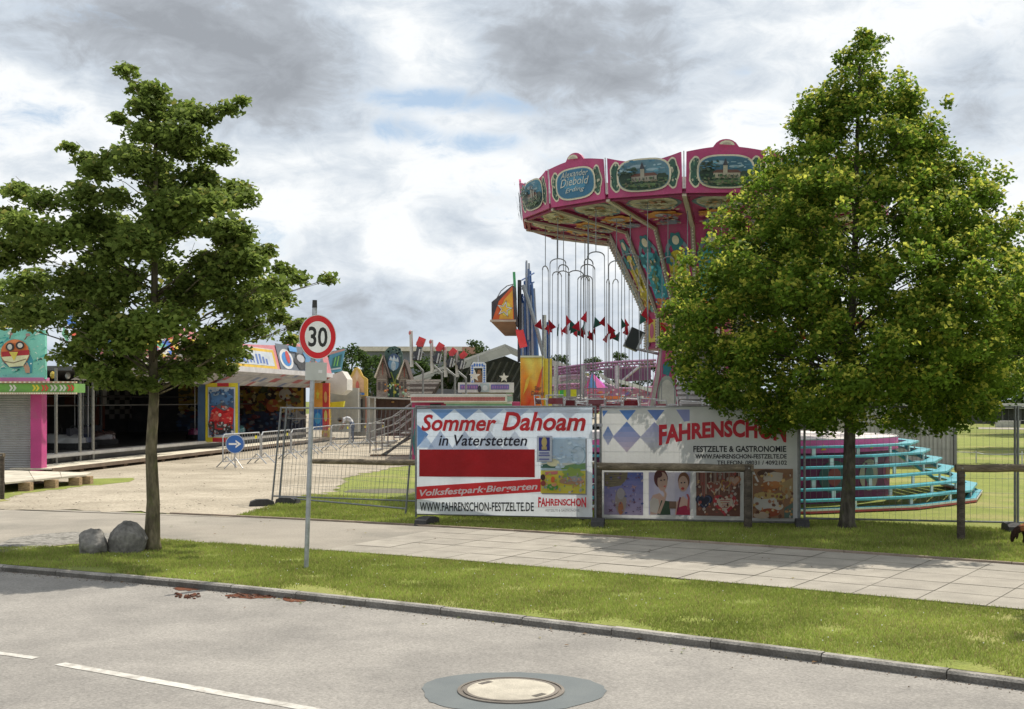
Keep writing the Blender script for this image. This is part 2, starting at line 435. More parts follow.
# markings, patch, cover, red dirt
rz = ROADZ + .004
def mark(name, a, b, w):
    a, b = Vector(G(*a, rz)), Vector(G(*b, rz)); d = (b - a).normalized(); n = Vector((-d.y, d.x, 0)) * w / 2
    sheet(name, [(p.x, p.y) for p in (a - n, b - n, b + n, a + n)], rz, 'road_paint', edge=.003)
mark('road_marking', (-90, 641), (36, 658), .09); mark('road_marking', (60, 663.5), (420, 729), .11)
cx, cy, _ = G(511, 691, ROADZ)
sheet('asphalt_patch', [(cx + .72 * (1 + .05 * math.sin(3 * t + 1) + random.gauss(0, .012)) * math.cos(t), cy + .66 * (1 + .05 * math.cos(2 * t) + random.gauss(0, .012)) * math.sin(t)) for t in [2 * PI * i / 60 for i in range(60)]], rz, 'asphalt_patch')
lf = MB('leaf', (.3, .28, .06))
for i in range(70):
    x = random.uniform(-6.5, 5); q = random.random(); y, z = ((float(kerbY(x)) - abs(random.gauss(0, .35)), ROADZ + .012) if q < .5 else (random.uniform(float(nearY(x)), float(farY(x))), .022)); a = random.uniform(0, 6.28); r_ = random.uniform(.012, .035)
    lf.add([(x + r_ * math.cos(a), y + r_ * math.sin(a), z), (x - r_ * .6 * math.sin(a), y + r_ * .6 * math.cos(a), z + .008), (x - r_ * math.cos(a), y - r_ * math.sin(a), z), (x + r_ * .6 * math.sin(a), y - r_ * .6 * math.cos(a), z + .004)], [(0, 1, 2, 3)], random.choice([(.30, .26, .06), (.16, .20, .05), (.22, .13, .06), (.12, .08, .05)]))
ps = MB('stone', (.3, .27, .22))
for i in range(700):
    px = random.uniform(-20, 420); py = 425 + 85 * random.random() ** .7
    if py > 511 - max(0, px - 230) * .35: continue
    x, y, z = G(px, py); r_ = random.uniform(.006, .022) * (1 + (y - 24) * .02)
    ps.ell((x, y, .006), (r_, r_, r_ * .6), random.choice([(.40, .35, .27), (.30, .26, .20), (.5, .46, .38), (.24, .21, .17)]), n=5, k=3)
tag(ps.build('gravel_stones'), 'loose stones lying on the gravel of the fairground', None, None, 'stuff')
tag(lf.build('fallen_leaves'), 'small dry leaves scattered along the gutter and the footpath', None, None, 'stuff')
gr = MB('stone', (.25, .23, .2))
for i in range(900):
    x = random.uniform(-8, 4.6); y = float(kerbY(x)) - .005 - abs(random.gauss(0, .09)); r_ = random.uniform(.003, .010)
    gr.ell((x, y, ROADZ + .002), (r_, r_, r_ * .6), random.choice([(.14, .09, .06), (.25, .22, .18), (.10, .09, .08)]), n=5, k=3)
tag(gr.build('gutter_grit'), 'grit and soil crumbs lying in the gutter along the kerb', None, None, 'stuff')
mc = thing('manhole_cover', 'round concrete filled iron manhole cover in a dark asphalt patch', 'manhole cover', (cx, cy, rz))
MB('concrete', (.17, .15, .13)).lathe((cx, cy, rz), [(.42, .0), (.42, .010), (.395, .013), (.395, .004), (.375, .004), (.375, .013), (.345, .013), (.345, .002)], 64).build('frame', mc)
lid = MB('concrete', (.42, .385, .32)); lid.lathe((cx, cy, rz), [(.344, .002), (.344, .012), (.0, .013)], 48); lid.build('lid', mc)
for a in (2.35, 5.55): nt_ = MB('concrete', (.10, .09, .08)); nt_.box((cx + .29 * math.cos(a), cy + .29 * math.sin(a), rz + .0115), (.12, .05, .006), a + PI / 2); nt_.build('lifting_slot', mc)
for q, (x0, x1, y0, hh) in enumerate(((172, 203, 589, 2.4), (224, 285, 596, 3.2), (280, 313, 599.5, 3.2))):
    mm = []
    for i in range(26):
        t = 2 * PI * i / 26; mm.append(G((x0 + x1) / 2 + (x1 - x0) / 2 * math.cos(t) * random.uniform(.75, 1), y0 + hh * math.sin(t) * random.uniform(.6, 1), ROADZ)[:2])
    sheet('dirt_patch', mm, ROADZ + .005, 'red_dirt')
cl = MB('stone', (.2, .075, .04))
for i in range(170):
    p = G(random.choice([random.uniform(228, 280), random.gauss(298, 7), random.gauss(298, 7), random.uniform(176, 200)]), random.gauss(596.5, 1.2), ROADZ)
    if p[0] < -4.3: p = (p[0], G(188, 588.5, ROADZ)[1] + random.gauss(0, .05), p[2])
    r_ = random.uniform(.008, .028); cl.ell((p[0], p[1], ROADZ + .005), (r_, r_, r_ * .7), jit((.10, .04, .024), .4), n=6, k=4)
o = cl.build('loose_dirt'); tag(o, 'reddish brown crumbs of dirt in the gutter', None, None, 'stuff')

# ------------------------------------------------------------------ grass blades
def blades(name, n, xr, yfn, h, w, label, base=(.265, .32, .072), keep=None):
    X = rng.uniform(*xr, n); Y0, Y1 = yfn(X); Y = Y0 + (Y1 - Y0) * rng.random(n)
    if keep is not None: kk = keep(X, Y); X, Y = X[kk], Y[kk]; n = len(X)
    a = rng.uniform(0, 2 * PI, n); hh = h * rng.uniform(.45, 1.25, n); ww = w * rng.uniform(.6, 1.3, n)
    la = rng.uniform(0, 2 * PI, n); lean = hh * rng.uniform(.2, 1.1, n)
    V = np.zeros((n, 3, 3))
    V[:, 0] = np.stack([X - np.cos(a) * ww, Y - np.sin(a) * ww, np.full(n, -.006)], 1)
    V[:, 1] = np.stack([X + np.cos(a) * ww, Y + np.sin(a) * ww, np.full(n, -.006)], 1)
    V[:, 2] = np.stack([X + np.cos(la) * lean, Y + np.sin(la) * lean, hh], 1)
    big = .5 + .5 * np.sin(X * 1.7 + 2 * np.sin(Y * .9)) * np.cos(Y * 1.3 + np.sin(X * .7))
    t = rng.random(n)
    c = np.array(base) * (.62 + .5 * t + .45 * big)[:, None]
    dry = (rng.random(n) < .10 + .16 * big)
    c[dry] = np.array([.38, .33, .14]) * (.6 + .6 * t[dry])[:, None]
    return tag(npmesh(name, V, 3, 'grass_leaf', c), label, None, None, 'stuff')
blades('grass', 210000, (-9.5, 6.4), lambda X: (kerbY(X) + .13, nearY(X)), .036, .0055, 'mown green grass on the verge between kerb and footpath',
       keep=lambda X, Y: ~((X < -5.6) & (Y > 17.6 + (X + 9) * .2)) & ~((Y - kerbY(X) < .55) & (np.sin(X * 5.3 + 2 * np.sin(X * 1.7)) + np.sin(X * 2.1) + rng.normal(0, .35, len(X)) > (Y - kerbY(X)) * 2.6 + .2)) & ~(np.sin(X * 2.9 + Y) * np.sin(Y * 3.7 - X * 1.1) + rng.normal(0, .12, len(X)) > .86))
blades('grass', 150000, (-7, 10.5), lambda X: (farY(X) + .1, farY(X) + 5.5), .05, .008, 'longer grass behind the footpath under the fence and banners', keep=lambda X, Y: ((X > -5.3 + (Y - 22) * .1) & (np.abs(X) / Y < .46)))
cv = MB('cloth', (.75, .75, .7))
for i in range(170):
    x = random.uniform(-6, 6); y = random.uniform(float(kerbY(x)) + .3, float(nearY(x)) - .1) if i % 3 else random.uniform(float(farY(x)) + .2, float(farY(x)) + 2)
    cv.ell((x, y, .035), (.006, .006, .006), n=5, k=3)
tag(cv.build('clover_flowers'), 'tiny white clover flowers dotted through the mown grass', None, None, 'stuff')
# ------------------------------------------------------------------ trees
def leaf_faces(P, size, flat, ups=None):
    n = len(P)
    nrm = rng.normal(0, 1, (n, 3)); nrm[:, 2] = np.abs(nrm[:, 2]) * 1.0 + flat
    nrm /= np.linalg.norm(nrm, axis=1)[:, None]
    t = rng.normal(0, 1, (n, 3)); t -= (t * nrm).sum(1)[:, None] * nrm; t /= np.linalg.norm(t, axis=1)[:, None]
    b = np.cross(nrm, t); L = size * rng.uniform(.65, 1.3, n)[:, None]; W = L * rng.uniform(.6, .9, n)[:, None]
    V = np.zeros((n, 4, 3))
    V[:, 0] = P - t * L * .5; V[:, 1] = P + b * W * .5 + nrm * L * .10 - t * L * .08
    V[:, 2] = P + t * L * .5 - nrm * L * .12; V[:, 3] = P - b * W * .5 + nrm * L * .10 - t * L * .08
    return V
def make_tree(name, label, cat, base, clumps, trunk_r, top_z, nleaf, lsize, flat, cols, group=None, bark=(.16, .14, .11), squash=.62, lean=(0, 0), branch_every=1, tip=None, tipc=None, spread=.45):
    """clumps: list of (x, y, z, r) in world metres"""
    t = thing(name, label, cat, base, group)
    bx, by, bz = base
    tr = MB('bark', bark); pts = []; rs = []
    n = 9
    wob = [(random.gauss(0, trunk_r * .12), random.gauss(0, trunk_r * .12)) for _ in range(n + 1)]
    for i in range(n + 1):
        u = i / n; pts.append((bx + lean[0] * u + wob[i][0] * (u > .05), by + lean[1] * u + wob[i][1] * (u > .05), bz - .05 + (top_z - bz) * u)); rs.append(trunk_r * (1 - .85 * u ** .8))
    pts.insert(1, (bx, by, bz + .12)); rs.insert(1, trunk_r * 1.08); rs[0] = trunk_r * 1.5
    tr.path(pts, rs, 12)
    tr.build('trunk', t, True)
    def axis(z):
        u = max(0, min(1, (z - bz) / (top_z - bz))); return Vector((bx + lean[0] * u, by + lean[1] * u, z))
    lb = MB('bark', bark)
    for i, (x, y, z, r) in enumerate(clumps):
        if i % branch_every: continue
        c = Vector((x, y, z)); dist = math.hypot(x - bx, y - by); z0 = max(min(z - dist * .42 - .1, top_z * .92), bz + (top_z - bz) * .33)
        a = axis(z0); mid = a.lerp(c, .5) + Vector((random.gauss(0, .06), random.gauss(0, .06), dist * .05))
        r0 = max(.008, trunk_r * .24 * (1 - .7 * (z0 - bz) / (top_z - bz)) * min(1, .35 + dist / 3))
        lb.path([a, a.lerp(mid, .5) + Vector((0, 0, -.02)), mid, mid.lerp(c, .6), c], [r0, r0 * .8, r0 * .6, r0 * .35, .006], 5)
        for q in range(3):
            d = Vector((random.gauss(0, 1), random.gauss(0, 1), random.gauss(.3, .6))).normalized() * r * .9
            lb.path([mid.lerp(c, .5 + .15 * q), mid.lerp(c, .6 + .12 * q) + d * .5, c + d], [r0 * .3, r0 * .2, .004], 4)
    if lb.v: lb.build('branches', t, True)
    tot = sum(r ** 2 for *_, r in clumps); Ps = []; Cs = []
    c0 = np.array(cols)
    for (x, y, z, r) in clumps:
        m = max(6, int(nleaf * r * r / tot))
        d = rng.normal(0, 1, (m, 3)); d /= np.linalg.norm(d, axis=1)[:, None]; rad = rng.random(m) ** spread * r * rng.uniform(.8, 1.2, m)
        P = d * rad[:, None]; P[:, 2] *= squash; P += (x, y, z)
        P[:, 2] -= .12 * r * (np.hypot(P[:, 0] - x, P[:, 1] - y) / r) ** 2
        w = rng.random((m, 1)); cc = c0[0] * (1 - w) + c0[1] * w
        cc = cc * rng.uniform(.82, 1.18)
        if tip is not None:
            out = (P[:, 2] - z) / (r * squash); k2 = (rng.random(m) < tip * np.clip(out + .35, 0, 1)); cc[k2] = np.array(tipc) * rng.uniform(.75, 1.2, (k2.sum(), 1))
        Ps.append(P); Cs.append(cc)
    P = np.concatenate(Ps); cc = np.concatenate(Cs)
    npmesh('crown', leaf_faces(P, lsize, flat), 4, 'leaf', cc, t)
    return t
# --- left maple
YB = 17.6; bx = (152 - 512) / F * YB; sc = YB / F
hand = [(150, 112, 17), (166, 116, 18), (138, 128, 15), (154, 136, 20), (176, 142, 20), (136, 150, 16), (196, 122, 14), (160, 92, 12), (100, 190, 18), (60, 225, 18), (255, 262, 14), (288, 272, 12), (30, 298, 20), (12, 250, 20), (35, 255, 20), (60, 248, 18), (5, 215, 14), (38, 288, 20), (128, 72, 12), (140, 88, 13), (152, 100, 18), (180, 104, 17), (205, 118, 17), (228, 108, 13), (243, 101, 9), (118, 118, 10), (110, 138, 14), (128, 150, 16), (118, 162, 12),
        (160, 130, 24), (190, 140, 24), (212, 150, 18), (70, 148, 9), (85, 158, 13), (100, 172, 14), (150, 168, 28), (190, 178, 28), (222, 178, 18), (6, 186, 13), (22, 192, 15), (48, 202, 20), (75, 205, 22), (105, 205, 24),
        (140, 205, 30), (180, 212, 32), (218, 208, 24), (246, 200, 16), (20, 236, 20), (45, 232, 24), (80, 242, 28), (118, 245, 28), (158, 250, 30), (200, 245, 30), (238, 235, 24), (256, 240, 14),
        (-15, 285, 26), (10, 275, 24), (40, 272, 28), (78, 280, 30), (120, 288, 30), (165, 290, 32), (205, 282, 28), (240, 275, 26), (262, 268, 18), (318, 272, 11), (304, 281, 12), (285, 290, 16), (268, 305, 18),
        (-20, 312, 22), (20, 312, 28), (60, 318, 28), (100, 325, 30), (140, 330, 30), (180, 325, 30), (220, 318, 26), (250, 310, 22), (283, 320, 13), (268, 332, 12),
        (70, 352, 24), (105, 360, 26), (140, 364, 24), (175, 358, 26), (210, 348, 22), (120, 378, 20), (150, 384, 16), (185, 374, 20), (215, 368, 12), (80, 372, 14), (222, 335, 18), (8, 262, 16)]
cl = []
for (px, py, r) in hand:
    rad = abs(px - 152) * sc
    full = 2.7 * max(.12, min(1, (py - 55) / 200.0)) * (1 if py < 330 else 1 - (py - 330) / 110)
    dep = math.sqrt(max(0, full ** 2 - rad ** 2)) * random.uniform(-.9, .9) if rad < full else random.gauss(0, .15)
    x, y, z = C(px, py, YB); dep *= .6 if dep < 0 else 1.15; cl.append((x * 1, YB + dep, EYE - (py - HZ) / F * YB, r * sc * 1.17))
for i in range(64):                                             # the far and near side of the crown
    py = random.uniform(150, 375); full = 2.55 * max(.15, min(1, (py - 55) / 200.0)) * (1 if py < 330 else 1 - (py - 330) / 110)
    a = random.uniform(0, 2 * PI); rr = full * random.uniform(.35, .9)
    cl.append((bx + rr * math.cos(a) * .8, YB + .35 + rr * math.sin(a) * (.75 if math.sin(a) < 0 else 1), EYE - (py - HZ) / F * YB, random.uniform(.18, .36)))
make_tree('maple_tree', 'young maple with a loose open crown beside two boulders on the verge', 'tree', (bx, YB, 0), cl, .11, EYE - (85 - HZ) / F * YB, 74000, .092, .7,
          [(.11, .165, .034), (.23, .30, .066)], lean=(.05, 0), squash=.55, spread=.7, branch_every=2, tip=.10, tipc=(.34, .34, .09), bark=(.13, .11, .07))
# --- right linden
YB = 20.6; bx = (847 - 512) / F * YB; sc = YB / F
prof = [(27, 3), (45, 17), (60, 33), (100, 64), (140, 84), (180, 116), (230, 150), (280, 178), (330, 190), (380, 182), (405, 150), (425, 90)]
py_, pr_ = zip(*prof); cl = []
N = 0
while N < 1080:
    py = random.uniform(30, 424); full = np.interp(py, py_, pr_)
    if random.random() > (full / 190) ** 1.2 + .05: continue
    a = random.uniform(0, 2 * PI); lump = 1 + .05 * math.sin(3 * a + py * .035) + .05 * math.sin(7 * a - py * .09)
    rr = full * math.sqrt(random.uniform(.22, 1)) * lump; r = random.uniform(10, 19) if py > 90 else random.uniform(8, 13)
    rr = max(0, rr - r * .6)
    cxp = 862 - (6 if py > 300 else 0)
    cl.append(((cxp - 512) / F * YB + rr * math.cos(a) * sc, YB + rr * math.sin(a) * sc, EYE - (py - HZ) / F * YB, r * sc)); N += 1
for (px, py, r) in [(868, 36, 7), (872, 50, 10), (850, 48, 7), (905, 68, 9), (845, 66, 9), (938, 108, 9), (985, 160, 12), (990, 178, 16), (975, 190, 18), (800, 128, 10), (770, 160, 14), (755, 180, 14), (735, 205, 16), (718, 222, 16), (690, 258, 15), (680, 282, 15), (672, 310, 14), (675, 340, 14), (690, 365, 15), (1025, 215, 18), (1040, 270, 20), (1000, 385, 20),
                    (735, 405, 18), (760, 418, 16), (790, 420, 14), (815, 428, 12), (720, 395, 16), (900, 418, 16), (925, 428, 12), (950, 420, 14), (985, 410, 14), (775, 432, 9), (880, 424, 12), (940, 432, 8)]:
    cl.append(((px - 512) / F * YB, YB + random.gauss(0, .3), EYE - (py - HZ) / F * YB, r * sc))
make_tree('linden_tree', 'tall dense linden with yellow green flower tips in front of the second banner', 'tree', (bx, YB, 0), cl, .125, EYE - (60 - HZ) / F * YB, 165000, .078, .5,
          [(.078, .142, .016), (.185, .285, .034)], lean=(.2, 0), squash=.85, branch_every=8, tip=.6, tipc=(.48, .50, .08), bark=(.09, .08, .065))
# --- a third one beside the road, just outside the picture; its shade reaches the verge
YB = 13.6; bx = 9.0; cl = []
for i in range(60):
    z = random.uniform(3.0, 6.6); full = 2.3 * math.sin(PI * (z - 2.5) / 4.6) ** .6; a = random.uniform(0, 2 * PI); rr = full * math.sqrt(random.random())
    cl.append((bx + rr * math.cos(a), YB + rr * math.sin(a), z, random.uniform(.25, .4)))
make_tree('street_tree', 'roadside tree on the verge at the far right', 'tree', (bx, YB, 0), cl, .11, 6.2, 9000, .15, .8, [(.04, .08, .015), (.085, .14, .03)], branch_every=3)
# --- distant trees
def far_tree(px, Y, top, half, label, trunk=1.5, n=2600, shape=.5, dark=1.0, name='bushy_tree', bottom=None):
    x = (px - 512) / F * Y; H = EYE - (top - HZ) / F * Y; w = half / F * Y; z0 = bottom if bottom is not None else H * .18; cl = []
    for i in range(46):
        u = random.random(); z = z0 + (H - z0) * u; full = w * (math.sin(PI * min(.98, .12 + u * .86)) ** shape); a = random.uniform(0, 2 * PI); rr = full * math.sqrt(random.uniform(.2, 1))
        r = w * random.uniform(.2, .34); cl.append((x + rr * math.cos(a) * .85, Y + rr * math.sin(a) * .85, min(z, H - r * .5), r))
    make_tree(name, label, 'tree', (x, Y, 0), cl, .02 * H + .08, H * .9, n, .075 * w + .12, .5, [(.035 * dark, .062 * dark, .016 * dark), (.075 * dark, .125 * dark, .03 * dark)], 'trees behind the fairground', branch_every=6, squash=.8)
# ------------------------------------------------------------------ boulders, sign
def boulder(px0, px1, top, bot, label, seed, col):
    random.seed(seed); x, Y, _ = G((px0 + px1) / 2, bot); w = (px1 - px0) / F * Y / 2; h = (bot - top) / F * Y
    t = thing('boulder', label, 'boulder', (x, Y, 0), 'boulders by the maple'); mb = MB('stone', col)
    import bmesh
    bm = bmesh.new(); bmesh.ops.create_icosphere(bm, subdivisions=4, radius=1)
    random.seed(seed + 40); cuts = [Vector((random.gauss(0, 1), random.gauss(0, 1), random.gauss(.1, .8))).normalized() for _ in range(15)]
    for v in bm.verts:
        p = v.co.copy(); L4 = (abs(p.x) ** 4 + abs(p.y) ** 4 + abs(p.z) ** 4) ** -.25; p = p * (1 + (L4 - 1) * (.85 if seed == 3 else .35))
        for c in cuts:
            d = p.dot(c)
            if d > .88: p -= c * (d - .88) * .85
        p *= 1 + .025 * math.sin(9 * p.x + seed) * math.sin(8 * p.y) + .02 * math.sin(17 * p.z + 13 * p.x)
        v.co = p
    zs = [v.co.z for v in bm.verts]; k = h / (max(zs) + .45); xm = max(abs(v.co.x) for v in bm.verts)
    mb.add([(x + v.co.x * w / xm, Y + w * .9 + v.co.y * w * .95, (v.co.z + .45) * k) for v in bm.verts], [[v.index for v in f.verts] for f in bm.faces])
    bm.free(); mb.build('rock', t, 'auto')
boulder(73, 103, 530, 555, 'smaller grey boulder, left of the two beside the maple trunk', 3, (.21, .20, .185))
boulder(103, 142, 522, 554, 'larger grey boulder right against the maple trunk', 11, (.20, .19, .175))
random.seed(21)
x, Y, _ = G(306, 568); T = Vector((x + .115, Y, EYE + 93 * Y / F))
sg = thing('speed_limit_sign', 'round red ringed 30 speed limit sign on a tall grey pole in the verge', 'road sign', (x, Y, 0))
MB('galvanised_steel', (.36, .38, .40)).tube((x, Y, -.1), T, .031, n=14).build('pole', sg, 'auto')
MB('rubber', (.05, .05, .05)).tube(T - Vector((.002, 0, .01)), T + Vector((0, 0, .09)), .034, .03, n=12).build('pole_cap', sg)
yaw = R(44); rt = Vector((math.cos(yaw), math.sin(yaw), 0)); nn = Vector((math.sin(yaw), -math.cos(yaw), 0)); up = Vector((0.02, 0, 1))
c0 = Vector(C(316.5, 337, Y)) + nn * .03
d = MB('painted_metal', (.75, .76, .76)); cn = 48
d.extr([c0 + rt * .292 * math.cos(2 * PI * i / cn) + up * .292 * math.sin(2 * PI * i / cn) for i in range(cn)], -nn * .006, (.35, .36, .37))
cv = Canvas(d, lambda u, v, l: c0 + rt * u + up * v + nn * l, .0012)
cv.oval(0, 0, .290, .290, (.78, .78, .78), cn).oval(0, 0, .282, .282, s(205, 8, 32), cn).oval(0, 0, .205, .205, (.80, .80, .79), cn)
cv.text('30', -.150, -.132, .150, .132, (.012, .012, .014), bold=.02)
d.build('sign_disc', sg)
pl = MB('painted_metal', (.50, .51, .49)); pc = Vector(C(315.5, 370, Y)) + nn * .02
pl.extr([pc + rt * a + up * b for a, b in ((-.165, -.135), (.165, -.135), (.165, .10), (-.165, .10))], -nn * .012); pl.extr([pc + rt * a + up * b + nn * .004 for a, b in ((.03, -.04), (.09, -.04), (.09, .0), (.03, .0))], -nn * .004, (.7, .7, .7))
pl.build('plate', sg)
for zz in (.14, -.14): br = MB('galvanised_steel', (.4, .4, .42)); br.box(c0 + Vector((0, .03, zz)) - nn * .02, (.12, .06, .03), yaw); br.build('clamp', sg)

# ------------------------------------------------------------------ construction fence panels, banners
def fence_panel(label, a, b, h=2.05, lean=(0, 0), mesh=True, group='construction fence panels', bottom=.12, wires=34):
    a, b = Vector(a), Vector(b); t = thing('construction_fence', label, 'fence panel', tuple(a), group)
    L_ = Vector((lean[0], lean[1], 0)); fr = MB('galvanised_steel', (.17, .18, .19)); Z = lambda z: Vector((0, 0, z)) + L_ * (z / h)
    fr.tube(a, a + Z(h), .021, n=8); fr.tube(b, b + Z(h), .021, n=8); fr.tube(a + Z(h - .02), b + Z(h - .02), .018, n=8); fr.tube(a + Z(bottom), b + Z(bottom), .018, n=8)
    fr.build('frame', t, 'auto')
    if mesh:
        w = MB('galvanised_steel', (.22, .23, .24))
        for i in range(1, wires): p = a.lerp(b, i / wires); w.tube(p + Z(bottom), p + Z(h - .02), .0021, n=4, cap=False)
        for i in range(1, 8): z = bottom + (h - bottom) * i / 8; w.tube(a + Z(z), b + Z(z), .0024, n=4, cap=False)
        w.build('wire_mesh', t)
    return t
def foot(px, py, label, yaw=0.0, L=.52):
    x, y, _ = G(px, py); t = thing('fence_weight', label, 'fence foot', (x, y, 0), 'fence foot blocks'); mb = MB('rubber', (.055, .055, .055))
    ca, sa = math.cos(yaw), math.sin(yaw)
    prof = [(-L / 2, 0), (L / 2, 0), (L / 2 - .03, .10), (.12, .14), (-.12, .14), (-L / 2 + .03, .10)]
    mb.extr([(x + u * ca + .11 * sa, y + u * sa - .11 * ca, z) for u, z in prof], (-.22 * sa, .22 * ca, 0)); mb.build('block', t)
A1 = Vector(G(416, 518)); B1 = Vector(G(595.5, 525.5)); A2 = Vector(G(600.5, 522)); B2 = Vector(G(799.5, 525)); A3 = Vector(G(804.5, 525)); B3 = Vector(G(1015, 529.5)); B4 = Vector(G(1232, 533))
fence_panel('fence panel carrying the summer festival banner', A1, B1, 2.10)
fence_panel('fence panel carrying the banner with the four food and ride pictures', A2, B2, 2.10)
fence_panel('bare wire fence panel in front of the carousel steps', A3, B3, 2.10)
fence_panel('bare wire fence panel at the right edge beyond the wooden rail', B3 + Vector((.05, 0, 0)), B4, 2.10)
a = Vector(G(279, 503)); b = Vector(G(405.5, 515)); fence_panel('leaning front panel of the overlapping pair left of the banner', a, b, 2.05, (.17, 0))
a = Vector(G(272, 501.5)); b = Vector(G(417, 507)); fence_panel('rear panel of the overlapping pair left of the banner', a, b, 2.05, (.20, 0))
foot(262, 506, 'black fence foot lying farthest left under the open panels', .3); foot(288, 504, 'black fence foot under the left post of the leaning panel', -.4)
foot(427, 524.5, 'black fence foot under the left end of the festival banner', 1.2, .6); foot(598, 526.5, 'black fence foot between the two banners', 1.45, .6)
foot(802, 527, 'black fence foot beside the right post of the second banner', 1.4, .6); foot(1012, 531.5, 'black fence foot near the dog at the right edge', 1.4, .6)
def clamp(px, py, Y, label):
    o = MB('galvanised_steel', (.3, .3, .32)); p = C(px, py, Y); o.box(p, (.16, .05, .05)); o.tube((p[0], p[1] - .05, p[2]), (p[0], p[1] + .05, p[2]), .015, n=6)
    tag(o.build('pipe_coupler'), label, 'clamp', 'fence clamps')
clamp(598, 425, 21.1, 'steel clamp joining the fence posts between the banners')
clamp(802, 425, 20.9, 'steel clamp joining the posts right of the second banner')

def banner(label, a, b, tl, tr, bl, br_, thick=.004):
    """corner heights given in picture rows; surface is slightly billowed"""
    t = thing('banner', label, 'banner', tuple(a)); a, b = Vector(a), Vector(b); d = (b - a); d.z = 0; n = Vector((d.y, -d.x, 0)).normalized()
    if n.y > 0: n = -n
    zf = lambda px_row, p: EYE - (px_row - HZ) / F * p.y
    def m(u, v, l):
        p = a + d * u; zt = zf(tl, a) * (1 - u) + zf(tr, b) * u; zb = zf(bl, a) * (1 - u) + zf(br_, b) * u
        bil = .0
        q = p + n * (.045 + bil + l); return (q.x, q.y, zb + (zt - zb) * v)
    mb = MB('vinyl'); return t, mb, m
class DCanvas(Canvas):                       # canvas that subdivides big rectangles so they follow the billowing
    def rect(self, u0, v0, u1, v1, col, hold=False):
        nu = max(1, int(abs(u1 - u0) / .035)); nv = max(1, int(abs(v1 - v0) / .07))
        for i in range(nu):
            for j in range(nv):
                self.poly([(u0 + (u1 - u0) * (i + p) / nu, v0 + (v1 - v0) * (j + q) / nv) for p, q in ((0, 0), (1, 0), (1, 1), (0, 1))], col, True)
        if not hold: self.k += 1
        return self
EPS = .0015
WH = (.74, .76, .80); BLU = (.16, .32, .60); RED = (.62, .025, .035); INK = (.02, .02, .035)
# banner one -----------------------------------------------------------------
bn, mb, m = banner('blue and white festival banner reading Sommer Dahoam with a dark red block', A1 + (B1 - A1) * .012, B1 - (B1 - A1) * .012, 409, 406.5, 513.5, 517)
c = DCanvas(mb, m, EPS)
def U1(x, y):
    u = (x - 88) / 889.0; top = 97 - 15 * u; bot = 625 + 17 * u; return u, (bot - y) / (bot - top)
def pl1(c, pts, col, hold=False): c.poly([U1(*p) for p in pts], col, hold)
def sky_blend(u, v):
    w = max(0, min(1, (v - .35) * 1.6)); g = max(0, 1 - u * 1.2)
    return tuple(WH[i] * (1 - .30 * w * (1 - g)) + (0, 0, 0)[i] for i in range(3)) if v > .2 else (.70, .73, .76)
c.patch(0, 0, 1, 1, 30, 16, lambda u, v: (.74 - .16 * v * (1 - .2 * u), .77 - .09 * v * (1 - .2 * u), .80 + .01 * v))
for i in range(6):                           # rhombs fading to the right
    k = max(0, .95 - i * .15); cc = tuple(WH[q] * (1 - k) + BLU[q] * k for q in range(3)); x0 = 130 + i * 128
    pl1(c, [(x0 + 30, 98 - i), (min(970, x0 + 155), 98 - i), (x0 + 92, 148)], cc, True)
    if 0 < i < 5:
        cc2 = tuple(WH[q] * (1 -   .5 * k) + BLU[q] *   .5 * k for q in range(3))
        pl1(c, [(x0 - 65, 160), (x0 + 10 + 0, 255), (x0 - 65 + 5, 300), (x0 - 105 if i else 90, 300), (x0 - 105 if i else 90, 175)] if i == 0 else [(x0 - 45, 205), (x0 + 25, 300), (max(92, x0 - 115), 300)], cc2, True)
pl1(c, [(90, 175), (150, 225), (90, 290)], BLU, True)
pl1(c, [(95, 292), (133, 228), (180, 292)], (.55, .66, .82), True)
c.k += 2
def T1(c, t, x0, y0, x1, y1, col, bold=.012, shear=.25, warp=None):
    u0, va = U1(x0, y0); _, vb = U1(x0, y1); u1, vc = U1(x1, y0); _, vd = U1(x1, y1)
    def w(a, b):
        if warp: a, b = warp(a, b)
        return a, ((1 - a) * (vb + (va - vb) * b) + a * (vd + (vc - vd) * b))
    vs, fs = text2d(t, bold, shear); P = []
    for a_, b_ in vs:
        A_, B_ = w(a_, b_); P.append(c.m(u0 + (u1 - u0) * A_, B_, c.k * c.e))
    c.mb.add(P, fs, col, c.mt); c.k += 1
T1(c, 'Sommer Dahoam', 112, 122, 946, 210, (.78, .80, .83), .035, .25)
def stretch_rule(t): return t
T1(c, 'Sommer', 112, 124, 505, 208, (.60, .035, .045), .026, .25); T1(c, 'Dahoam', 534, 110, 946, 206, (.60, .035, .045), .026, .25)
T1(c, 'in Vaterstetten', 205, 226, 660, 282, INK, .014, .22)
c.rect(*U1(102, 437), *U1(698, 299), (.36, .009, .014))
pl1(c, [(88, 489), (730, 447), (732, 513), (88, 552)], (.60, .035, .04))
def tilt(a, b): return a, b + 0
c.k += 2; u0, v0 = U1(105, 538); vs, fs = text2d('Volksfestpark·Biergarten', .024, .22); P = []
for a_, b_ in vs:
    x = 104 + (712 - 104) * a_; y = 547 - (530 - 487) * b_ - 36 * a_; u, v = U1(x, y); P.append(m(u, v, c.k * c.e))
mb.add(P, fs, (.80, .81, .82)); c.k += 1
T1(c, 'WWW.FAHRENSCHON-FESTZELTE.DE', 106, 566, 694, 612, (.03, .035, .04), .018, 0)
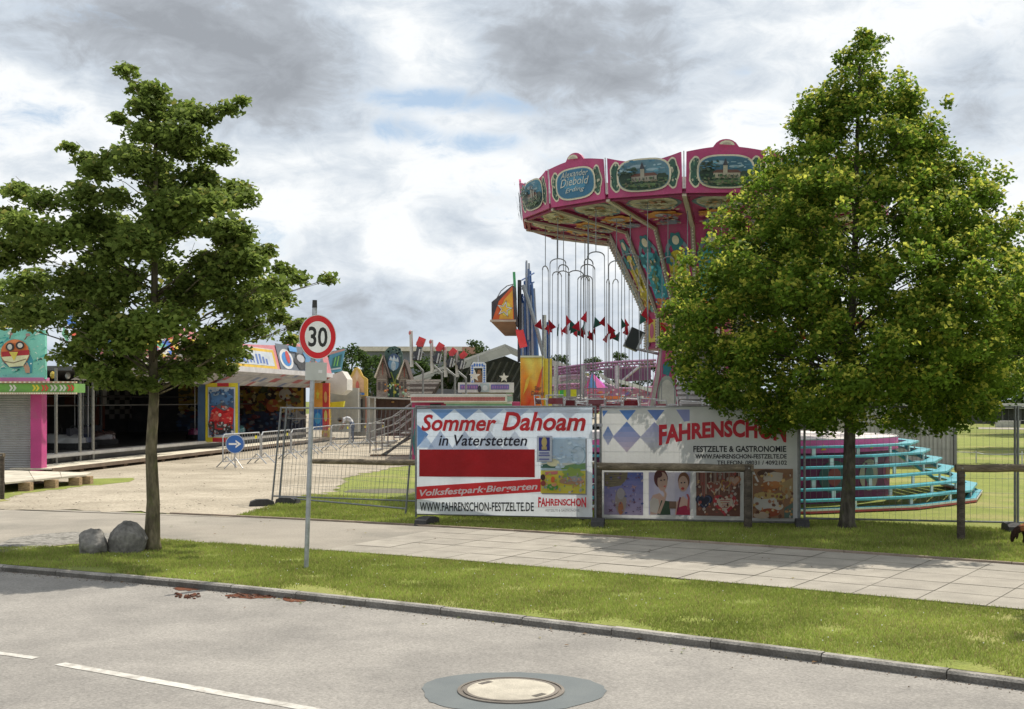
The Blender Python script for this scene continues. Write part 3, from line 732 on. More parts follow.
# picture at the right
x0, x1, y0, y1 = 728, 946, 238, 520
c.rect(*U1(x0 + 6, y1 + 6), *U1(x1 + 6, y0 + 6), (.25, .26, .28))
def blend(a, b, t): return tuple(a[i] * (1 - t) + b[i] * t for i in range(3))
c.patch(*U1(x0, y1), *U1(x1, y0), 12, 22, lambda u, v: blend((.42, .60, .80), (.62, .74, .84), u) if v > .55 else ((.72, .74, .66) if v > .48 else ((.45, .58, .66) if v > .40 else blend((.72, .58, .06), (.62, .62, .12), (v * 7) % 1))))
pl1(c, [(x0, 392), (x0, 376), (760, 372), (808, 386), (808, 394)], (.07, .17, .12)); pl1(c, [(830, 384), (880, 374), (946, 368), (946, 400), (830, 400)], (.20, .36, .16))
c.ring(*U1(912, 328), .040, .085, .006, (.35, .5, .6))
c.oval(*U1(790, 366), .035, .035, (.80, .76, .52)); c.poly([U1(750, 412), U1(812, 408), U1(812, 424), U1(750, 428)], (.62, .2, .2))
c.oval(*U1(885, 425), .055, .06, (.30, .42, .10), wob=.2, lobes=7); c.oval(*U1(880, 460), .07, .03, (.42, .25, .16)); c.oval(*U1(890, 447), .05, .025, (.36, .36, .38), wob=.3, lobes=9)
c.oval(*U1(786, 489), .032, .03, (.10, .32, .06)); c.oval(*U1(740, 440), .013, .028, (.06, .03, .03)); c.oval(*U1(742, 470), .014, .025, (.3, .06, .05)); c.oval(*U1(790, 452), .012, .03, (.66, .16, .06)); c.oval(*U1(796, 476), .015, .018, (.7, .32, .18))
speckle(c, U1(732, 500)[0], .22, U1(943, 500)[0], .40, [(.60, .52, .08), (.30, .40, .12), (.55, .30, .2), (.45, .45, .42), (.2, .26, .3)], 60, .006, .012)
speckle(c, U1(735, 300)[0], .45, U1(943, 300)[0], .72, [(.58, .68, .76), (.50, .62, .74), (.55, .66, .76)], 40, .014, .012)
# crest card
c.rect(*U1(712, 362), *U1(788, 230), (.40, .42, .50)); c.rect(*U1(715, 359), *U1(785, 233), (.62, .66, .72)); c.rect(*U1(722, 306), *U1(776, 238), (.05, .06, .30))
c.oval(*U1(749, 262), .015, .045, (.62, .50, .20)); c.rect(*U1(736, 300), *U1(762, 284), (.55, .45, .2)); c.rect(*U1(744, 290), *U1(754, 270), (.62, .50, .20))
for yy, ww in ((316, 24), (328, 27), (348, 25)): c.rect(*U1(749 - ww, yy + 4), *U1(749 + ww, yy - 3), (.18, .20, .42))
def arch(a, b):
    return a, b * (.62 + .38 * (2 * a - 1) ** 2) + .18 * (1 - (2 * a - 1) ** 2)
T1(c, 'FAHRENSCHON', 720, 538, 953, 592, (.62, .03, .05), .035, 0, arch)
T1(c, 'FESTZELTE & GASTRONOMIE', 757, 600, 920, 612, (.1, .1, .12), 0, 0)
mb.build('sheet', bn)
for vv in (-.004, 1.004): hem = MB('galvanised_steel', (.12, .12, .13)); hem.path([m(i / 20, vv, -.006) for i in range(21)], .013, 6); hem.build('hem_rod', bn)
for i in range(5): tie = MB('cloth', (.75, .75, .75)); p = Vector(m(.997, .1 + .2 * i, 0)); tie.tube(p, p + Vector((.07, .05, .01)), .008, n=5); tie.build('cable_tie', bn)
# banner two -----------------------------------------------------------------
bn, mb, m = banner('grey white banner with blue lozenges above four pictures of festival food and rides', A2 + (B2 - A2) * .008, B2 - (B2 - A2) * .012, 409, 404.5, 517.5, 521.5)
c = DCanvas(mb, m, EPS)
def U2(x, y):
    u = (x - 55) / 960.0; top = 92 - 20 * u; bot = 622 + 18 * u; return u, (bot - y) / (bot - top)
U1 = U2
W2 = (.60, .60, .59)
c.rect(0, 0, 1, 1, W2)
lb = [(.12, .26, .60), (.16, .26, .58), (.32, .35, .62), (.52, .52, .62)]
c.poly([U2(142, 98), U2(226, 97), U2(184, 148)], lb[0], True); c.poly([U2(282, 97), U2(368, 96), U2(326, 150)], lb[1], True); c.poly([U2(425, 95), U2(492, 95), U2(492, 150), U2(466, 155)], lb[2], True)
c.poly([U2(58, 100), U2(86, 99), U2(62, 130)], lb[0], True); c.k += 1
for j in range(6):                                                       # lozenges fading downwards
    a, b = j / 6, (j + 1) / 6
    def loz(cx_, cy_, hw, hh, ca, cb):
        ya, yb = cy_ - hh + 2 * hh * a, cy_ - hh + 2 * hh * b; wa = hw * (1 - abs(2 * a - 1)); wb = hw * (1 - abs(2 * b - 1))
        pts = [U2(cx_ - wa, ya), U2(cx_ + wa, ya), U2(cx_ + wb, yb), U2(cx_ - wb, yb)]
        if wa < 1: pts = pts[1:]
        if wb < 1: pts = pts[:-1]
        c.poly(pts, blend(ca, cb, (a + b) / 2), True)
    loz(180, 228, 70, 75, (.13, .25, .56), (.60, .50, .58)); loz(318, 230, 72, 75, (.36, .38, .62), W2)
    loz(40 + 22 + 24, 222, 27, 48, (.13, .25, .56), (.5, .5, .6))
c.k += 1
vs, fs = text2d('FAHRENSCHON', .045, 0); P = []; Ps = []
for a_, b_ in vs:
    x = 340 + (962 - 340) * a_; q = (2 * a_ - 1) ** 2; bot = 276 - 40 * (1 - q) * 1.0 + (-22) * a_ + 6; top = 168 - 48 * a_ * 0.9 + 4 * (1 - q); bot = 272 - 14 * a_ - 34 * (1 - q)
    y = bot + (top - bot) * b_; P.append(m(*U2(x, y), c.k * c.e))
mb.add(P, fs, (.60, .03, .05)); c.k += 1
T1(c, 'FESTZELTE & GASTRONOMIE', 510, 272, 962, 302, (.02, .02, .025), .028, 0)
T1(c, 'WWW.FAHRENSCHON-FESTZELTE.DE', 520, 312, 964, 334, (.02, .02, .025), .028, 0)
T1(c, 'TELEFON: 08031 / 4092102', 626, 343, 965, 364, (.03, .03, .035), .018, 0)
yt, yb = 400, 606
# picture a: chair ride against a violet sky
c.patch(*U2(66, yb), *U2(262, yt), 8, 10, lambda u, v: blend((.34, .28, .40), (.09, .12, .34), v))
c.poly([U2(68, 400), U2(186, 400), U2(180, 435), U2(150, 465), U2(100, 472), U2(68, 466)], (.24, .20, .13))
for i in range(6): c.line([U2(70, 408 + i * 11), U2(175 - i * 12, 402 + i * 12)], .003, (.42, .36, .20))
c.oval(*U2(150, 540), .030, .12, (.38, .32, .28)); c.oval(*U2(150, 575), .014, .06, (.50, .20, .10)); c.oval(*U2(150, 505), .02, .05, (.44, .40, .42))
for x, y, r in ((215, 472, 14), (240, 425, 8), (200, 515, 6), (218, 545, 9), (190, 560, 8), (240, 575, 12), (100, 585, 12), (245, 530, 6), (120, 560, 8), (170, 470, 5)): c.star(*U2(x, y), r / 530, (.16, .08, .14) if r != 14 else (.42, .26, .30), .35, random.random() * 3, 4, r / 700)
SPK = lambda x0, x1, cols, n, a=.012, b=.022: speckle(c, U2(x0, 500)[0], .035, U2(x1, 500)[0], .415, cols, n, a, b)
SPK(68, 260, [(.10, .12, .30), (.30, .26, .40), (.40, .30, .34), (.16, .10, .18), (.46, .40, .44)], 45, .006, .010)
# picture b: two women in dirndls
c.patch(*U2(290, yb), *U2(495, yt), 8, 10, lambda u, v: blend((.58, .55, .62), (.36, .34, .56), abs(u - .5) * 1.4))
SK = (.62, .42, .33)
c.oval(*U2(350, 430), .036, .085, (.13, .04, .04)); c.oval(*U2(358, 445), .026, .085, SK); c.oval(*U2(338, 410), .02, .03, (.12, .04, .04)); c.poly([U2(298, 606), U2(295, 545), U2(310, 510), U2(345, 500), U2(372, 530), U2(390, 600)], SK)
c.poly([U2(296, 590), U2(294, 540), U2(312, 522), U2(338, 530), U2(342, 560), U2(330, 600)], (.62, .58, .52)); c.poly([U2(332, 606), U2(352, 535), U2(392, 540), U2(398, 606)], (.05, .09, .05)); c.line([U2(340, 600), U2(362, 545), U2(374, 505), U2(360, 480)], .014, SK)
c.oval(*U2(463, 440), .030, .075, (.22, .10, .06)); c.oval(*U2(460, 455), .025, .07, SK); c.poly([U2(420, 606), U2(425, 545), U2(460, 515), U2(492, 540), U2(494, 606)], SK); c.poly([U2(425, 606), U2(430, 572), U2(470, 560), U2(492, 570), U2(494, 606)], (.42, .03, .08)); c.line([U2(432, 590), U2(440, 545), U2(446, 520)], .008, (.2, .03, .06)); c.line([U2(484, 580), U2(488, 525), U2(480, 505)], .010, (.45, .10, .1))
c.poly([U2(362, 468), U2(372, 462), U2(374, 472)], (.7, .1, .1)); c.oval(*U2(458, 478), .008, .012, (.5, .08, .08)); c.oval(*U2(351, 438), .004, .006, INK); c.oval(*U2(367, 436), .004, .006, INK); c.oval(*U2(452, 450), .004, .006, INK); c.oval(*U2(467, 449), .004, .006, INK)
c.rect(*U2(392, 575), *U2(425, 540), (.20, .12, .08))
# picture c: gingerbread hearts
c.rect(*U2(524, yb + 3), *U2(738, yt), (.16, .07, .05))
for i in range(26): c.rect(*U2(530 + i * 8, yt + 60 + random.randint(0, 60)), *U2(534 + i * 8, yt), random.choice([(.5, .4, .32), (.4, .15, .12), (.55, .45, .4), (.12, .06, .05)]), True)
c.k += 1
def heart(cx_, cy_, r, col): c.poly([U2(cx_ + r * 1.0 * 16 * math.sin(t) ** 3 / 16, cy_ - r * (13 * math.cos(t) - 5 * math.cos(2 * t) - 2 * math.cos(3 * t) - math.cos(4 * t)) / 16) for t in [2 * PI * i / 30 for i in range(30)]], col)
heart(612, 470, 36, (.58, .48, .36)); heart(612, 468, 29, (.28, .09, .06)); heart(562, 540, 42, (.03, .035, .07)); heart(562, 538, 34, (.08, .10, .18)); heart(562, 538, 28, (.03, .03, .05)); heart(712, 440, 30, (.5, .2, .1)); heart(712, 438, 22, (.6, .4, .3)); heart(668, 455, 26, (.50, .30, .07)); heart(668, 455, 18, (.3, .1, .08))
heart(664, 552, 58, (.48, .05, .06)); heart(664, 550, 40, (.56, .50, .40)); 
for i in range(4): c.line([U2(640 + i * 3, 535 + i * 11), U2(690 - i * 4, 535 + i * 11)], .006, (.4, .08, .08))
SPK(526, 737, [(.60, .52, .42), (.42, .10, .08), (.10, .05, .05), (.55, .35, .15), (.5, .44, .40), (.25, .10, .06)], 90, .007, .013)
# picture d: food and drink
c.rect(*U2(798, yb + 12), *U2(992, yt - 18), (.28, .15, .08))
c.oval(*U2(868, 404), .05, .035, (.10, .05, .03)); c.poly([U2(850, 455), U2(850, 410), U2(900, 396), U2(945, 402), U2(940, 440), U2(890, 455)], (.58, .52, .42)); c.oval(*U2(880, 470), .045, .05, (.40, .15, .05)); c.oval(*U2(905, 458), .03, .03, (.52, .22, .07))
c.poly([U2(930, 450), U2(990, 425), U2(990, 540), U2(940, 490)], (.44, .32, .15)); c.oval(*U2(858, 540), .060, .085, (.56, .55, .50)); c.oval(*U2(858, 510), .055, .03, (.52, .38, .14)); c.oval(*U2(912, 562), .035, .035, (.6, .57, .5)); c.oval(*U2(930, 515), .03, .03, (.5, .4, .10))
c.oval(*U2(880, 592), .05, .035, (.34, .08, .03)); c.poly([U2(950, 618), U2(950, 570), U2(992, 545), U2(992, 618)], (.10, .16, .13)); c.line([U2(800, 395), U2(825, 445)], .010, (.7, .7, .68)); c.oval(*U2(840, 605), .04, .03, (.5, .4, .3))
SPK(800, 990, [(.56, .50, .40), (.45, .22, .08), (.16, .07, .04), (.60, .42, .16), (.30, .14, .08)], 80, .008, .013)
mb.build('sheet', bn)
for P_, r_ in (([m(i / 20, -.006, -.008) for i in range(21)], .022), ([m(i / 20, 1.004, -.006) for i in range(21)], .010), ([m(-.003, i / 10, -.006) for i in range(11)], .012), ([m(1.003, i / 10, -.006) for i in range(11)], .014)):
    hem = MB('galvanised_steel', (.25, .25, .25)); hem.path(P_, r_, 6); hem.build('hem_rod', bn)

# ------------------------------------------------------------------ wooden rails
def rail(label, pa, pb, z, r, posts, group='wooden knee rails', round_post=.055):
    pa, pb = Vector(pa), Vector(pb); t = thing('wooden_rail', label, 'railing', (pa.x, pa.y, 0), group)
    lg = MB('log_wood', (.17, .14, .10)); n = 14
    pts = [pa.lerp(pb, i / n) + Vector((0, 0, z + random.gauss(0, .003))) for i in range(n + 1)]
    lg.path(pts, [r * random.uniform(.95, 1.06) for _ in pts], 14); lg.build('rail', t, 'auto')
    for q in posts:
        p = Vector((*q, 0)); mp = MB('log_wood', (.09, .075, .06)); mp.path([p + Vector((0, 0, -.1)), p + Vector((0, 0, z * .5)), p + Vector((0, 0, z + r * .7))], round_post, 12); mp.build('post', t, 'auto')
        bo = MB('galvanised_steel', (.3, .3, .3)); bo.tube((p.x, p.y - round_post - .012, z), (p.x, p.y - round_post, z), .014, n=6); bo.build('bolt', t)
pL = G(598, 524.5); pR = G(748, 528)
rail('weathered wooden rail in front of the banner with the four pictures', (pL[0] - .06, pL[1], 0), (pR[0] + .1, pR[1], 0), 1.03, .068, [pL[:2], pR[:2]], round_post=.072)
xa, ya = C(313, 0, 23.4)[0], 23.4; xb, yb_ = C(597, 0, 21.75)[0], 21.75
rail('weathered wooden rail running from the sign pole behind the festival banner', (xa, ya, 0), (xb, yb_, 0), 1.01, .052, [(xa * .45 + xb * .55, ya * .45 + yb_ * .55), (xa * .05 + xb * .95, ya * .05 + yb_ * .95)])
q = G(961, 540); rail('dark wooden rail with its end post right of the linden', (q[0] - .09, q[1], 0), (q[0] + 4.2, q[1] - .4, 0), 1.13, .062, [q[:2], (q[0] + 3.9, q[1] - .38)], round_post=.062)
q = G(3, 499.5); rail('wooden rail on a grey post cut by the left edge of the picture', (q[0] + .03, q[1], 0), (q[0] - 3.2, q[1] + .6, 0), .98, .05, [(q[0] - .02, q[1])], round_post=.05)

# ------------------------------------------------------------------ the dog at the right edge
def skin_body(name, nodes, edges, col, m, parent, sub=2):
    me = bpy.data.meshes.new(name); o0 = parent.location
    me.from_pydata([(Vector(p) - o0) for p, _ in nodes], edges, [])
    o = bpy.data.objects.new(name, me); COL.objects.link(o); o.parent = parent
    md = o.modifiers.new('s', 'SKIN'); md.use_smooth_shade = True
    sk = me.skin_vertices[0].data
    for i, (_, r) in enumerate(nodes):
        r = r if hasattr(r, '__len__') else (r, r); sk[i].radius = r; sk[i].use_root = (i == 0)
    o.modifiers.new('d', 'SUBSURF').levels = sub; o.modifiers['d'].render_levels = sub
    dg = bpy.context.evaluated_depsgraph_get(); new = bpy.data.meshes.new_from_object(o.evaluated_get(dg))
    o.modifiers.clear(); o.data = new; new.materials.clear(); new.materials.append(MATS[m])
    a = new.color_attributes.new('Col', 'FLOAT_COLOR', 'CORNER'); arr = np.ones((len(new.loops), 4), np.float32)
    if callable(col):
        co = np.array([tuple(v.co) for v in new.vertices]); li = np.zeros(len(new.loops), np.int32); new.loops.foreach_get('vertex_index', li)
        vc = np.array([col(Vector(p) + o0) for p in co], np.float32); arr[:, :3] = vc[li]
    else: arr[:, :3] = col
    a.data.foreach_set('color', arr.ravel()); new.polygons.foreach_set('use_smooth', [True] * len(new.polygons)); bpy.data.meshes.remove(me)
    return o
gx, gy, _ = G(1016, 545)
dg_ = thing('dog', 'small brown and black dog sniffing the grass at the right edge', 'dog', (gx, gy, 0))
D = lambda x, y, z: (gx + x * .80, gy + y * .85, z * .86)
nd = [(D(.62, 0, .33), .085), (D(.38, 0, .34), .085), (D(.18, 0, .34), .095), (D(.04, 0, .29), .062), (D(-.04, 0, .20), .052), (D(-.07, 0, .12), .035), (D(-.075, 0, .05), .020),
      (D(.18, .06, .24), .04), (D(.20, .07, .12), .024), (D(.17, .07, .02), .022), (D(.18, -.06, .24), .04), (D(.22, -.07, .12), .024), (D(.19, -.07, .02), .022),
      (D(.60, .07, .24), .05), (D(.66, .07, .13), .026), (D(.62, .07, .02), .022), (D(.60, -.07, .24), .05), (D(.70, -.07, .13), .026), (D(.66, -.07, .02), .022), (D(.74, 0, .38), .022), (D(.86, 0, .46), .012)]
ed = [(0, 1), (1, 2), (2, 3), (3, 4), (4, 5), (5, 6), (2, 7), (7, 8), (8, 9), (2, 10), (10, 11), (11, 12), (0, 13), (13, 14), (14, 15), (0, 16), (16, 17), (17, 18), (0, 19), (19, 20)]
skin_body('body', nd, ed, lambda p: (.27, .11, .05) if (p.z > .22 and p.x > gx + .04) else (.035, .02, .015), 'fur', dg_)
for sy in (-1, 1): er = MB('fur', (.03, .018, .014)); er.ell(D(.0, .055 * sy, .17), (.02, .014, .055), n=8, k=5, tilt=.2); er.build('ear', dg_, True)
# ------------------------------------------------------------------ chain carousel
CX, CY = (700 - 512) / F * 29.5, 29.5
PINK = (.41, .052, .155); PINK2 = (.68, .11, .33); DPINK = (.24, .02, .075); CREAM = (.62, .57, .42); TEAL = (.03, .17, .20)
NS = 16; OFF = R(-13.2)
def ang(k): return -PI / 2 + OFF + 2 * PI * k / NS            # corner k; k grows to the right
def at(r, a, z): return Vector((CX + r * math.cos(a), CY + r * math.sin(a), z))
car = thing('chain_carousel', 'pink chain swing carousel with painted oval scenes behind the fence', 'carousel', (CX, CY, 0))
# podium
MB('painted_board', (.64, .60, .58)).lathe((CX, CY, 0), [(4.62, 1.362), (0, 1.364)], 64).build('deck', car)
rm = MB('painted_board', PINK2); rm.lathe((CX, CY, 0), [(4.55, 1.08), (4.64, 1.08), (4.64, 1.36), (4.55, 1.36)], 64); rm.lathe((CX, CY, 0), [(4.645, 1.355), (4.655, 1.375), (4.58, 1.375)], 64, (.6, .6, .58)); rm.build('deck_rim', car)
wl = MB('painted_board', (.16, .02, .09)); wl.lathe((CX, CY, 0), [(4.45, .0), (4.45, 1.09)], 48)
cc = Canvas(wl, lambda u, v, l: at(4.45 + l, u, v), .004)
for i in range(22):
    a0 = -PI + i * 2 * PI / 22; col = [(.34, .03, .14), (.05, .14, .13), (.45, .42, .30)][i % 3]
    cc.poly([(a0 + .11 + .10 * math.cos(t), .55 + .35 * math.sin(t)) for t in [2 * PI * j / 18 for j in range(18)]], col, True)
    cc.poly([(a0 + .11 + .045 * math.cos(t), .55 + .2 * math.sin(t)) for t in [2 * PI * j / 12 for j in range(12)]][::1], [(.5, .16, .05), (.35, .08, .07), (.10, .22, .2)][i % 3], True); cc.k += 0
    if i == 10: cc.k += 1
wl.build('base_wall', car)
wt = MB('painted_board', (.75, .5, .02))
for i in range(10):
    wt = MB('painted_board', (.75, .5, .02)); a = ang(0) + (i - 3) * .33; c_ = at(4.66, a, 1.20); tx = Vector((-math.sin(a), math.cos(a), 0)); wt.add([c_ - tx * .07 - Vector((0, 0, .06)), c_ + tx * .07 - Vector((0, 0, .06)), c_ + Vector((0, 0, .07))], [(0, 1, 2)]); wt.build('warning_triangle', car)
tiers = [(4.98, 1.20), (5.24, 1.01), (5.50, .81), (5.76, .61), (6.02, .41), (6.28, .22)]
TEA = (.045, .33, .40); WHT = (.62, .66, .62)
NP = 9
def ringpoly(mb, r0, r1, z0, z1, col):
    mb.lathe((CX, CY, 0), [(r0, z0), (r1, z0), (r1, z1), (r0, z1), (r0, z0)], NP, col, None, -.22 - .3927 * 8, -.22 + .3927)
for i, (r, z) in enumerate(tiers):
    st = MB('painted_metal', TEA); ringpoly(st, r - .12, r + .145, z, z + .045, TEA); ringpoly(st, r + .146, r + .152, z + .005, z + .04, (.07, .36, .42)); o = st.build('step', car)
    for j in range(8):
        a = -1.95 + j * .235 + i * .05
        if a > -.25: continue
        sp = MB('painted_metal', WHT); p = at(r + .02, a, 0); zb = tiers[i + 1][1] + .045 if i < 5 else .10
        sp.box((p.x, p.y, (z + zb) / 2), (.085, .03, z - zb), a + PI / 2); sp.build('step_support', o)
bs = MB('painted_metal', TEA); ringpoly(bs, 6.3, 6.52, .07, .10, TEA); ringpoly(bs, 6.40, 6.53, .015, .07, (.40, .05, .06)); ringpoly(bs, 6.535, 6.545, .06, .095, (.55, .62, .6)); bs.build('base_ring', car)
for a in (-.22, -.22 + .3927, -PI - .05):                                 # slanted carriers under the treads
    b2 = MB('painted_metal', (.035, .28, .34)); p0, p1 = at(4.8, a, 1.16), at(6.45, a, .1)
    tx = Vector((-math.sin(a), math.cos(a), 0)) * .05
    b2.extr([p0 - tx, p1 - tx, p1 - tx - Vector((0, 0, .07)), p0 - tx - Vector((0, 0, .11))], tx * 2); b2.build('step_carrier', car)
# mast
ms = MB('painted_metal', (.34, .34, .32)); ms.tube(at(0, 0, 1.36), at(0, 0, 3.5), .55, n=12)
for i in range(16): ms.lathe((CX, CY, 0), [(.56, 1.5 + i * .12), (.60, 1.5 + i * .12), (.58, 1.57 + i * .12)], 24, (.42, .42, .39))
ms.build('mast', car)
for q in range(4):
    a = R(-135) + q * PI / 2; fx = Vector((-math.sin(a), math.cos(a), 0)); ou = Vector((math.cos(a), math.sin(a), 0))
    if q == 0: ctr = Vector((C(665, 400, 28.3)[0], 28.3, 0)); fx = Vector((1, .12, 0)).normalized(); ou = Vector((.12, -1, 0)).normalized()
    else: ctr = Vector((CX, CY, 0)) + ou * 1.0
    fn = MB('painted_board', PINK)
    fn.extr([ctr + fx * x + Vector((0, 0, z)) for x, z in ((-.5, 1.36), (.5, 1.36), (.42, 1.7), (.24, 2.6), (.17, 3.45), (-.12, 3.45), (-.22, 2.8), (-.40, 1.9))], -ou * .12)
    cv = Canvas(fn, lambda u, v, l: ctr + fx * u + ou * l + Vector((0, 0, v)), .006)
    cv.poly([(-.5, 1.37), (-.40, 1.37), (-.30, 1.9), (-.13, 2.8), (-.09, 3.44), (-.12, 3.44), (-.22, 2.8), (-.40, 1.9)], (.45, .42, .36))
    cv.oval(.04, 2.28, .23, .5, (.30, .33, .28), hold=True).oval(.04, 2.93, .10, .16, TEAL, wob=.15, lobes=5).oval(-.16, 1.88, .13, .13, TEAL, wob=.2, lobes=5).oval(.24, 1.88, .13, .13, TEAL, wob=.2, lobes=5).oval(.04, 2.28, .19, .40, (.50, .49, .42)).oval(.06, 1.47, .16, .11, (.62, .22, .03), wob=.15, lobes=7).oval(.34, 1.48, .10, .08, (.55, .14, .03), hold=True).oval(-.22, 1.45, .12, .07, (.28, .03, .05))
    fn.build('mast_facade', car)
# upper cone in 16 facets
zc0, zc1, zm = 3.47, 6.25, 4.2
cone_prof = lambda z: 1.28 if z <= zm else 1.28 + (2.27 - 1.28) * ((z - zm) / (zc1 - zm)) ** 1.05
zz = [zc0, zm, 4.9, 5.6, zc1]
OCH = (.52, .44, .04); TQ = (.06, .36, .42)
for k_ in range(NS):
    mb = MB('painted_board', PINK)
    def m(u, v, l, k_=k_):                       # u 0..1 across, v height
        r = cone_prof(v) + l; return at(r, ang(k_), v).lerp(at(r, ang(k_ + 1), v), u)
    for a, b in zip(zz, zz[1:]): mb.add([m(0, a, 0), m(1, a, 0), m(1, b, 0), m(0, b, 0)], [(0, 1, 2, 3)])
    cv = Canvas(mb, m, .006); f1, f2 = ((OCH, (.60, .52, .12)) if k_ % 2 else (TQ, (.10, .42, .46)))
    def strip(u0, u1, v0, v1, col, n=5):
        for i in range(n):
            a, b = v0 + (v1 - v0) * i / n, v0 + (v1 - v0) * (i + 1) / n; cv.poly([(u0, a), (u1, a), (u1, b), (u0, b)], col, True)
        cv.k += 1
    strip(.16, .84, 4.62, 5.35, f1, 8); cv.oval(.5, 5.35, .34, .32, f1); cv.ring(.5, 5.62, .36, .30, .10, (.16, .25, .30)); cv.oval(.5, 5.85, .2, .2, TEAL, wob=.15, lobes=6); cv.oval(.22, 5.5, .12, .16, TEAL, wob=.2, lobes=5, hold=True); cv.oval(.78, 5.5, .12, .16, TEAL, wob=.2, lobes=5)
    cv.oval(.5, 5.88, .10, .10, CREAM)
    if k_ % 2: cv.poly([(.42, 4.8), (.55, 4.8), (.62, 5.1), (.50, 5.35), (.40, 5.1)], (.62, .55, .40)); cv.oval(.5, 5.42, .07, .08, (.6, .4, .25))
    else: cv.line([(.32, 4.75), (.5, 4.9), (.4, 5.1), (.62, 5.25), (.5, 5.5)], .10, (.10, .20, .10)); cv.oval(.5, 5.05, .14, .10, (.18, .26, .12), wob=.2, lobes=6)
    cv.oval(.5, 4.5, .30, .12, (.55, .2, .06), wob=.2, lobes=6); cv.oval(.3, 4.38, .14, .08, (.45, .05, .12), hold=True); cv.oval(.72, 4.4, .14, .09, (.14, .30, .28))
    strip(.18, .82, 3.6, 4.15, (.55, .42, .05), 2); cv.oval(.5, 3.87, .2, .18, (.45, .08, .14))
    speckle(cv, .2, 4.4, .8, 5.6, [f1, tuple(x * .6 for x in f1), tuple(min(.7, x * 1.3 + .04) for x in f1), (.5, .45, .3)], 60, .05, .035)
    mb.build('cone_panel', car)
for k_ in range(NS):
    rb = MB('galvanised_steel', (.36, .33, .27)); pts = [at(cone_prof(z) + .03, ang(k_), z) for z in (zc0, zm, 4.6, 5.1, 5.7, zc1 - .02)]
    rb.path(pts, .055, 6)
    for i in range(44):
        z = zc0 + (zc1 - zc0) * i / 43; p = at(cone_prof(z) + .095, ang(k_), z); rb.ell(p, (.022, .022, .022), (.72, .68, .55), 'gloss_plastic', n=5, k=4)
    rb.build('light_rib', car)
MB('painted_board', DPINK).lathe((CX, CY, 0), [(.5, 3.44), (1.33, 3.44), (1.33, 3.50), (1.28, 3.50)], 16, a0=ang(0), a1=ang(0) + 2 * PI).build('cone_floor', car)
# canopy: soffit, beams, roof, 16 painted boards
RO = 4.42
for k_ in range(NS):
    mb = MB('painted_board', PINK)
    def m(u, v, l, k_=k_):                       # v 0 at the rim, 1 at the cone
        r = RO - .02 + (2.27 - RO) * v; z = 6.60 + (6.22 - 6.60) * v - l; return at(r, ang(k_), z).lerp(at(r, ang(k_ + 1), z), u)
    for a in range(4): mb.add([m(0, a / 4, 0), m(1, a / 4, 0), m(1, a / 4 + .25, 0), m(0, a / 4 + .25, 0)], [(3, 2, 1, 0)])
    cv = Canvas(mb, m, .008)
    cv.oval(.5, .30, .41, .22, (.14, .22, .24), wob=.05, lobes=6).oval(.5, .28, .36, .18, (.58, .54, .36) if k_ % 2 else (.50, .48, .36)).oval(.5, .29, .18, .07, (.26, .22, .12), wob=.3, lobes=5).oval(.62, .24, .08, .05, (.35, .12, .05))
    cv.oval(.5, .62, .34, .12, (.62, .26, .05), wob=.12, lobes=7).oval(.5, .62, .16, .06, (.40, .40, .42)).oval(.5, .83, .24, .08, (.20, .24, .32), wob=.1, lobes=6)
    speckle(cv, .16, .14, .84, .44, [(.56, .50, .34), (.40, .36, .24), (.30, .30, .26), (.48, .24, .10)], 50, .035, .02); speckle(cv, .2, .54, .8, .88, [(.58, .30, .07), (.26, .28, .34), (.40, .08, .14), (.5, .45, .36)], 40, .04, .02)
    mb.build('soffit_panel', car)
    bm_ = MB('painted_metal', (.42, .36, .26)); p0, p1 = at(RO - .05, ang(k_), 6.56), at(2.3, ang(k_), 6.19); tx = Vector((-math.sin(ang(k_)), math.cos(ang(k_)), 0)) * .045
    bm_.extr([p0 - tx, p0 + tx, p1 + tx, p1 - tx], (0, 0, -.07), (.44, .38, .28)); bm_.extr([p0 - tx * 1.5 + Vector((0, 0, .03)), p0 + tx * 1.5 + Vector((0, 0, .03)), p1 + tx * 1.5 + Vector((0, 0, .03)), p1 - tx * 1.5 + Vector((0, 0, .03))], (0, 0, -.05), DPINK); bm_.build('canopy_beam', car)
rf = MB('canvas_sheet', (.45, .4, .4)); rf.lathe((CX, CY, 0), [(RO - .05, 6.9), (2.0, 7.2), (.0, 7.45)], NS, a0=ang(0), a1=ang(0) + 2 * PI); rf.build('canopy_roof', car)
